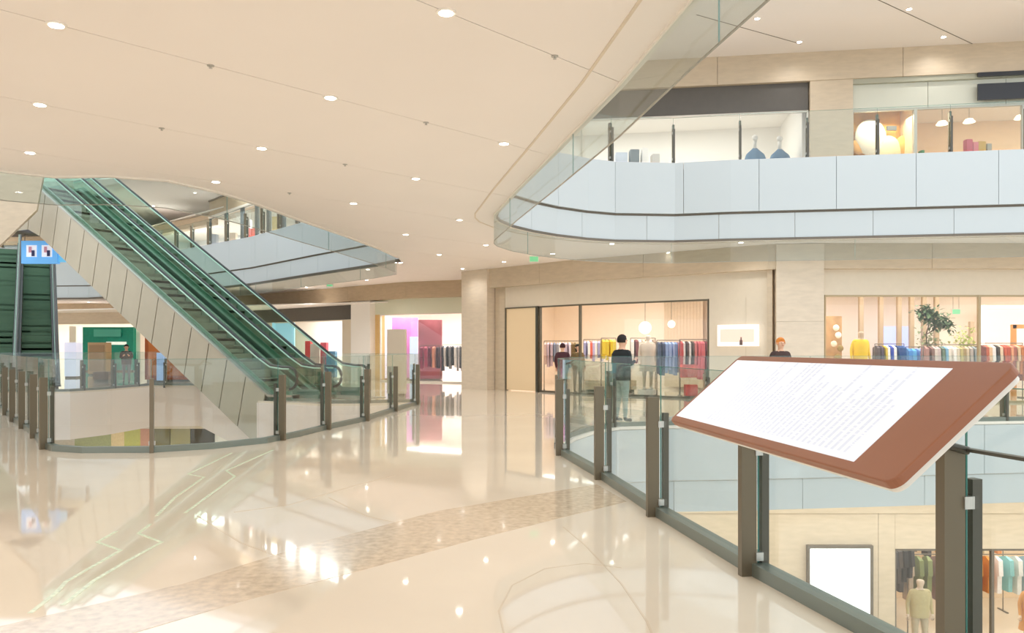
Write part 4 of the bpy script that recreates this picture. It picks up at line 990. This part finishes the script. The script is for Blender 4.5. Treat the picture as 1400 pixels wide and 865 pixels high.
for _ in range(420):
    ctr = random.choice([(-.05, 0, 2.45), (.15, 0, 2.3), (.5, 0, 2.25), (-.2, 0, 2.6), (.0, 0, 2.55)]); leaf(bm, Vector(ctr)+Vector([random.gauss(0, .11) for _ in range(3)]), random.uniform(.13, .22))
o = obj('foliage', bm, mat('leaf_green', (86, 112, 72), rough=.5, var=.2), tr); o['kind'] = 'stuff'
for i, (x, y, lbn) in enumerate([(1270, 462, 'pale green shrub at the foot of the slender potted tree'), (1318, 462, 'yellow green flowering plant right of the slender potted tree')]):
    q = PD(x, y, 25.6); t_ = tag(empty('potted_plant', (q.x, 25.6, 0)), lbn, 'plant')
    bm = bmesh.new(); cyl(bm, (0, 0, .3), .18, .6, 16, r2=.22); obj('pot', bm, cm((220, 210, 196)), t_)
    bm = bmesh.new()
    for _ in range(150): leaf(bm, Vector((random.gauss(0, .18), random.gauss(0, .12), q.z-.05+random.gauss(0, .22)-.1)), random.uniform(.09, .16))
    tube(bm, [(0, 0, .5), (0, 0, q.z)], .015, 5)
    o = obj('foliage', bm, mat('leaf_pale%d' % i, ((150, 166, 120), (186, 200, 110))[i], rough=.5, var=.2), t_); o['kind'] = 'stuff'

# exit signs
for x, y, d, lb_ in [(730, 354, 25.0, 'small green exit sign hanging above the middle shop pillar'), (451, 389, 36, 'small green exit sign hanging beyond the escalators'), (1307, 426, 27.6, 'small green exit sign inside the right shop')]:
    q = PD(x, y, d); o = tag(empty('exit_sign', q), lb_, 'sign')
    bm = bmesh.new(); box(bm, (0, 0, 0), (.26, .05, .16)); obj('sign_face', bm, mat('exit_green', (120, 200, 150), emit=.5), o)
    bm = bmesh.new(); box(bm, (0, 0, 0), (.30, .04, .2)); obj('case', bm, m_trimw, o)
    top = 4.3 if d != 27.6 else 3.4
    bm = bmesh.new(); 
    for s_ in (-.1, .1): tube(bm, [(s_, 0, .1), (s_, 0, top-q.z)], .006, 5)
    obj('hanger', bm, m_rim, o)

# ------------------------------------------------------------ upper gallery shop contents (right)
for i, (x, d) in enumerate(((1032, 24.0), (1066, 24.1))):
    q = PD(x, 475, d); r = tag(empty('dress_form', (q.x, d, 6.2)), '%s blue draped dress form in the upper gallery window' % ('left' if i == 0 else 'right'), 'dress form')
    bm = bmesh.new(); rings = []
    for z, rr in ((.3, .33), (.55, .34), (.85, .32), (1.02, .26), (1.14, .12), (1.2, .06)):
        rings.append([bm.verts.new((math.cos(a*math.pi/8)*rr*(1+.08*math.cos(a*2)), math.sin(a*math.pi/8)*rr*.6, z)) for a in range(16)])
    for A, B in zip(rings, rings[1:]):
        for a in range(16): bm.faces.new([A[a], A[(a+1) % 16], B[(a+1) % 16], B[a]])
    obj('garment', bm, cm((96, 132, 166)), r, True)
    bm = bmesh.new(); cyl(bm, (0, 0, 1.3), .05, .24, 12, r2=.06); bmesh.ops.create_icosphere(bm, subdivisions=2, radius=.09, matrix=Matrix.Translation((0, 0, 1.5))); obj('neck_and_head', bm, cm((236, 230, 222)), r, True)
    bm = bmesh.new(); cyl(bm, (0, 0, .16), .02, .32, 8); cyl(bm, (0, 0, .01), .18, .02, 18); obj('stand', bm, m_steel, r)
for i, (x0, x1, yt, c, lb_) in enumerate([(842, 858, 208, (206, 216, 232), 'low pale blue'), (862, 874, 204, (110, 120, 124), 'small grey topped'), (878, 886, 202, (240, 236, 232), 'tall white'), (892, 902, 210, (206, 200, 194), 'low grey')]):
    display('display_stand', '%s display stand in the left upper gallery window' % lb_, 'display stand', x0, x1, yt, 25.4, .4, cm(c), zb=6.2)
# gold window display
gd = mat('gold_backdrop', (232, 176, 78), rough=.35, metal=.2, var=.35, scale=2.2)
r, wd, hh = slabthing('gold_backdrop', 'glowing gold backdrop panel in the upper gallery display window', 'display', 1166, 1250, 149, 216, 23.7, .1, gd)
for i, (x, y, rr, c, m_) in enumerate([(1190, 188, .46, 'white oval', (255, 244, 226)), (1215, 205, .36, 'pale cream oval', (255, 232, 190)), (1236, 198, .24, 'amber oval', (240, 190, 90)), (1174, 200, .2, 'small honey coloured oval', (226, 170, 90))]):
    q = PD(x, y, 23.45); o = tag(empty('paper_sculpture', q), '%s paper sculpture in the gold display window' % c, 'sculpture')
    bm = bmesh.new(); bmesh.ops.create_icosphere(bm, subdivisions=3, radius=rr)
    for v in bm.verts: v.co.y *= .3; v.co.z *= 1.15
    obj('shell', bm, cm(m_), o, True); bm = bmesh.new(); tube(bm, [(0, .05, -rr), (0, .05, min(-rr-.02, 6.2-q.z))], .01, 5); obj('rod', bm, m_steel, o)
slabthing('ledge_ornament', 'dark flat bird shape high in the gold display window', 'ornament', 1213, 1226, 172, 178, 23.4, .05, cm((80, 84, 90)))
area('display_light', PD(1208, 150, 23.2).x, 23.1, 8.05, 1.5, .4, 40, col=(1, .86, .6))
# cafe things behind the right-hand upper windows
for i, (x0, x1, yt, c, lb_) in enumerate([(1322, 1330, 190, (206, 90, 110), 'tall rose red'), (1331, 1338, 194, (226, 130, 140), 'coral pink'), (1338, 1348, 193, (206, 170, 70), 'mustard yellow'), (1350, 1356, 196, (170, 170, 160), 'slim grey'), (1260, 1264, 205, (70, 150, 80), 'small green')]):
    display('display_bottle', '%s packet on the counter of the upper cafe' % lb_, 'packet', x0, x1, yt, 23.6, .2, cm(c), zb=6.3)
for i, (x, y) in enumerate([(1325, 165), (1395, 160), (1288, 168)]):
    q = PD(x, y, 24); o = tag(empty('pendant_lamp', q), 'glowing white pendant lamp, %s in the upper cafe' % ['middle one', 'rightmost', 'leftmost'][i], 'lamp', 'upper cafe pendants')
    bm = bmesh.new(); cyl(bm, (0, 0, 0), .17, .10, 20, r2=.10); obj('shade', bm, mat('pendant_glow', (255, 236, 206), emit=3), o); bm = bmesh.new(); tube(bm, [(0, 0, .07), (0, 0, 8.9-q.z)], .008, 5); obj('cord', bm, m_rim, o)
display('counter', 'long pale counter in the upper cafe window', 'counter', 1268, 1420, 209, 23.3, .5, cm((236, 214, 184)), zb=6.2)
# upper left gallery contents
for i, (x0, x1, yt, c, lb_) in enumerate([(288, 296, 320, (200, 214, 230), 'pale blue'), (314, 322, 318, (226, 210, 190), 'cream'), (336, 342, 300, (250, 250, 250), 'white lit'), (340, 352, 312, (236, 120, 110), 'coral red'), (372, 384, 296, (232, 206, 150), 'honey coloured')]):
    display('gallery_display', '%s display in the upper gallery window beyond the escalators' % lb_, 'display', x0, x1, yt, 43.5-(x0-288)*.085, .3, cm(c), zb=6.2)
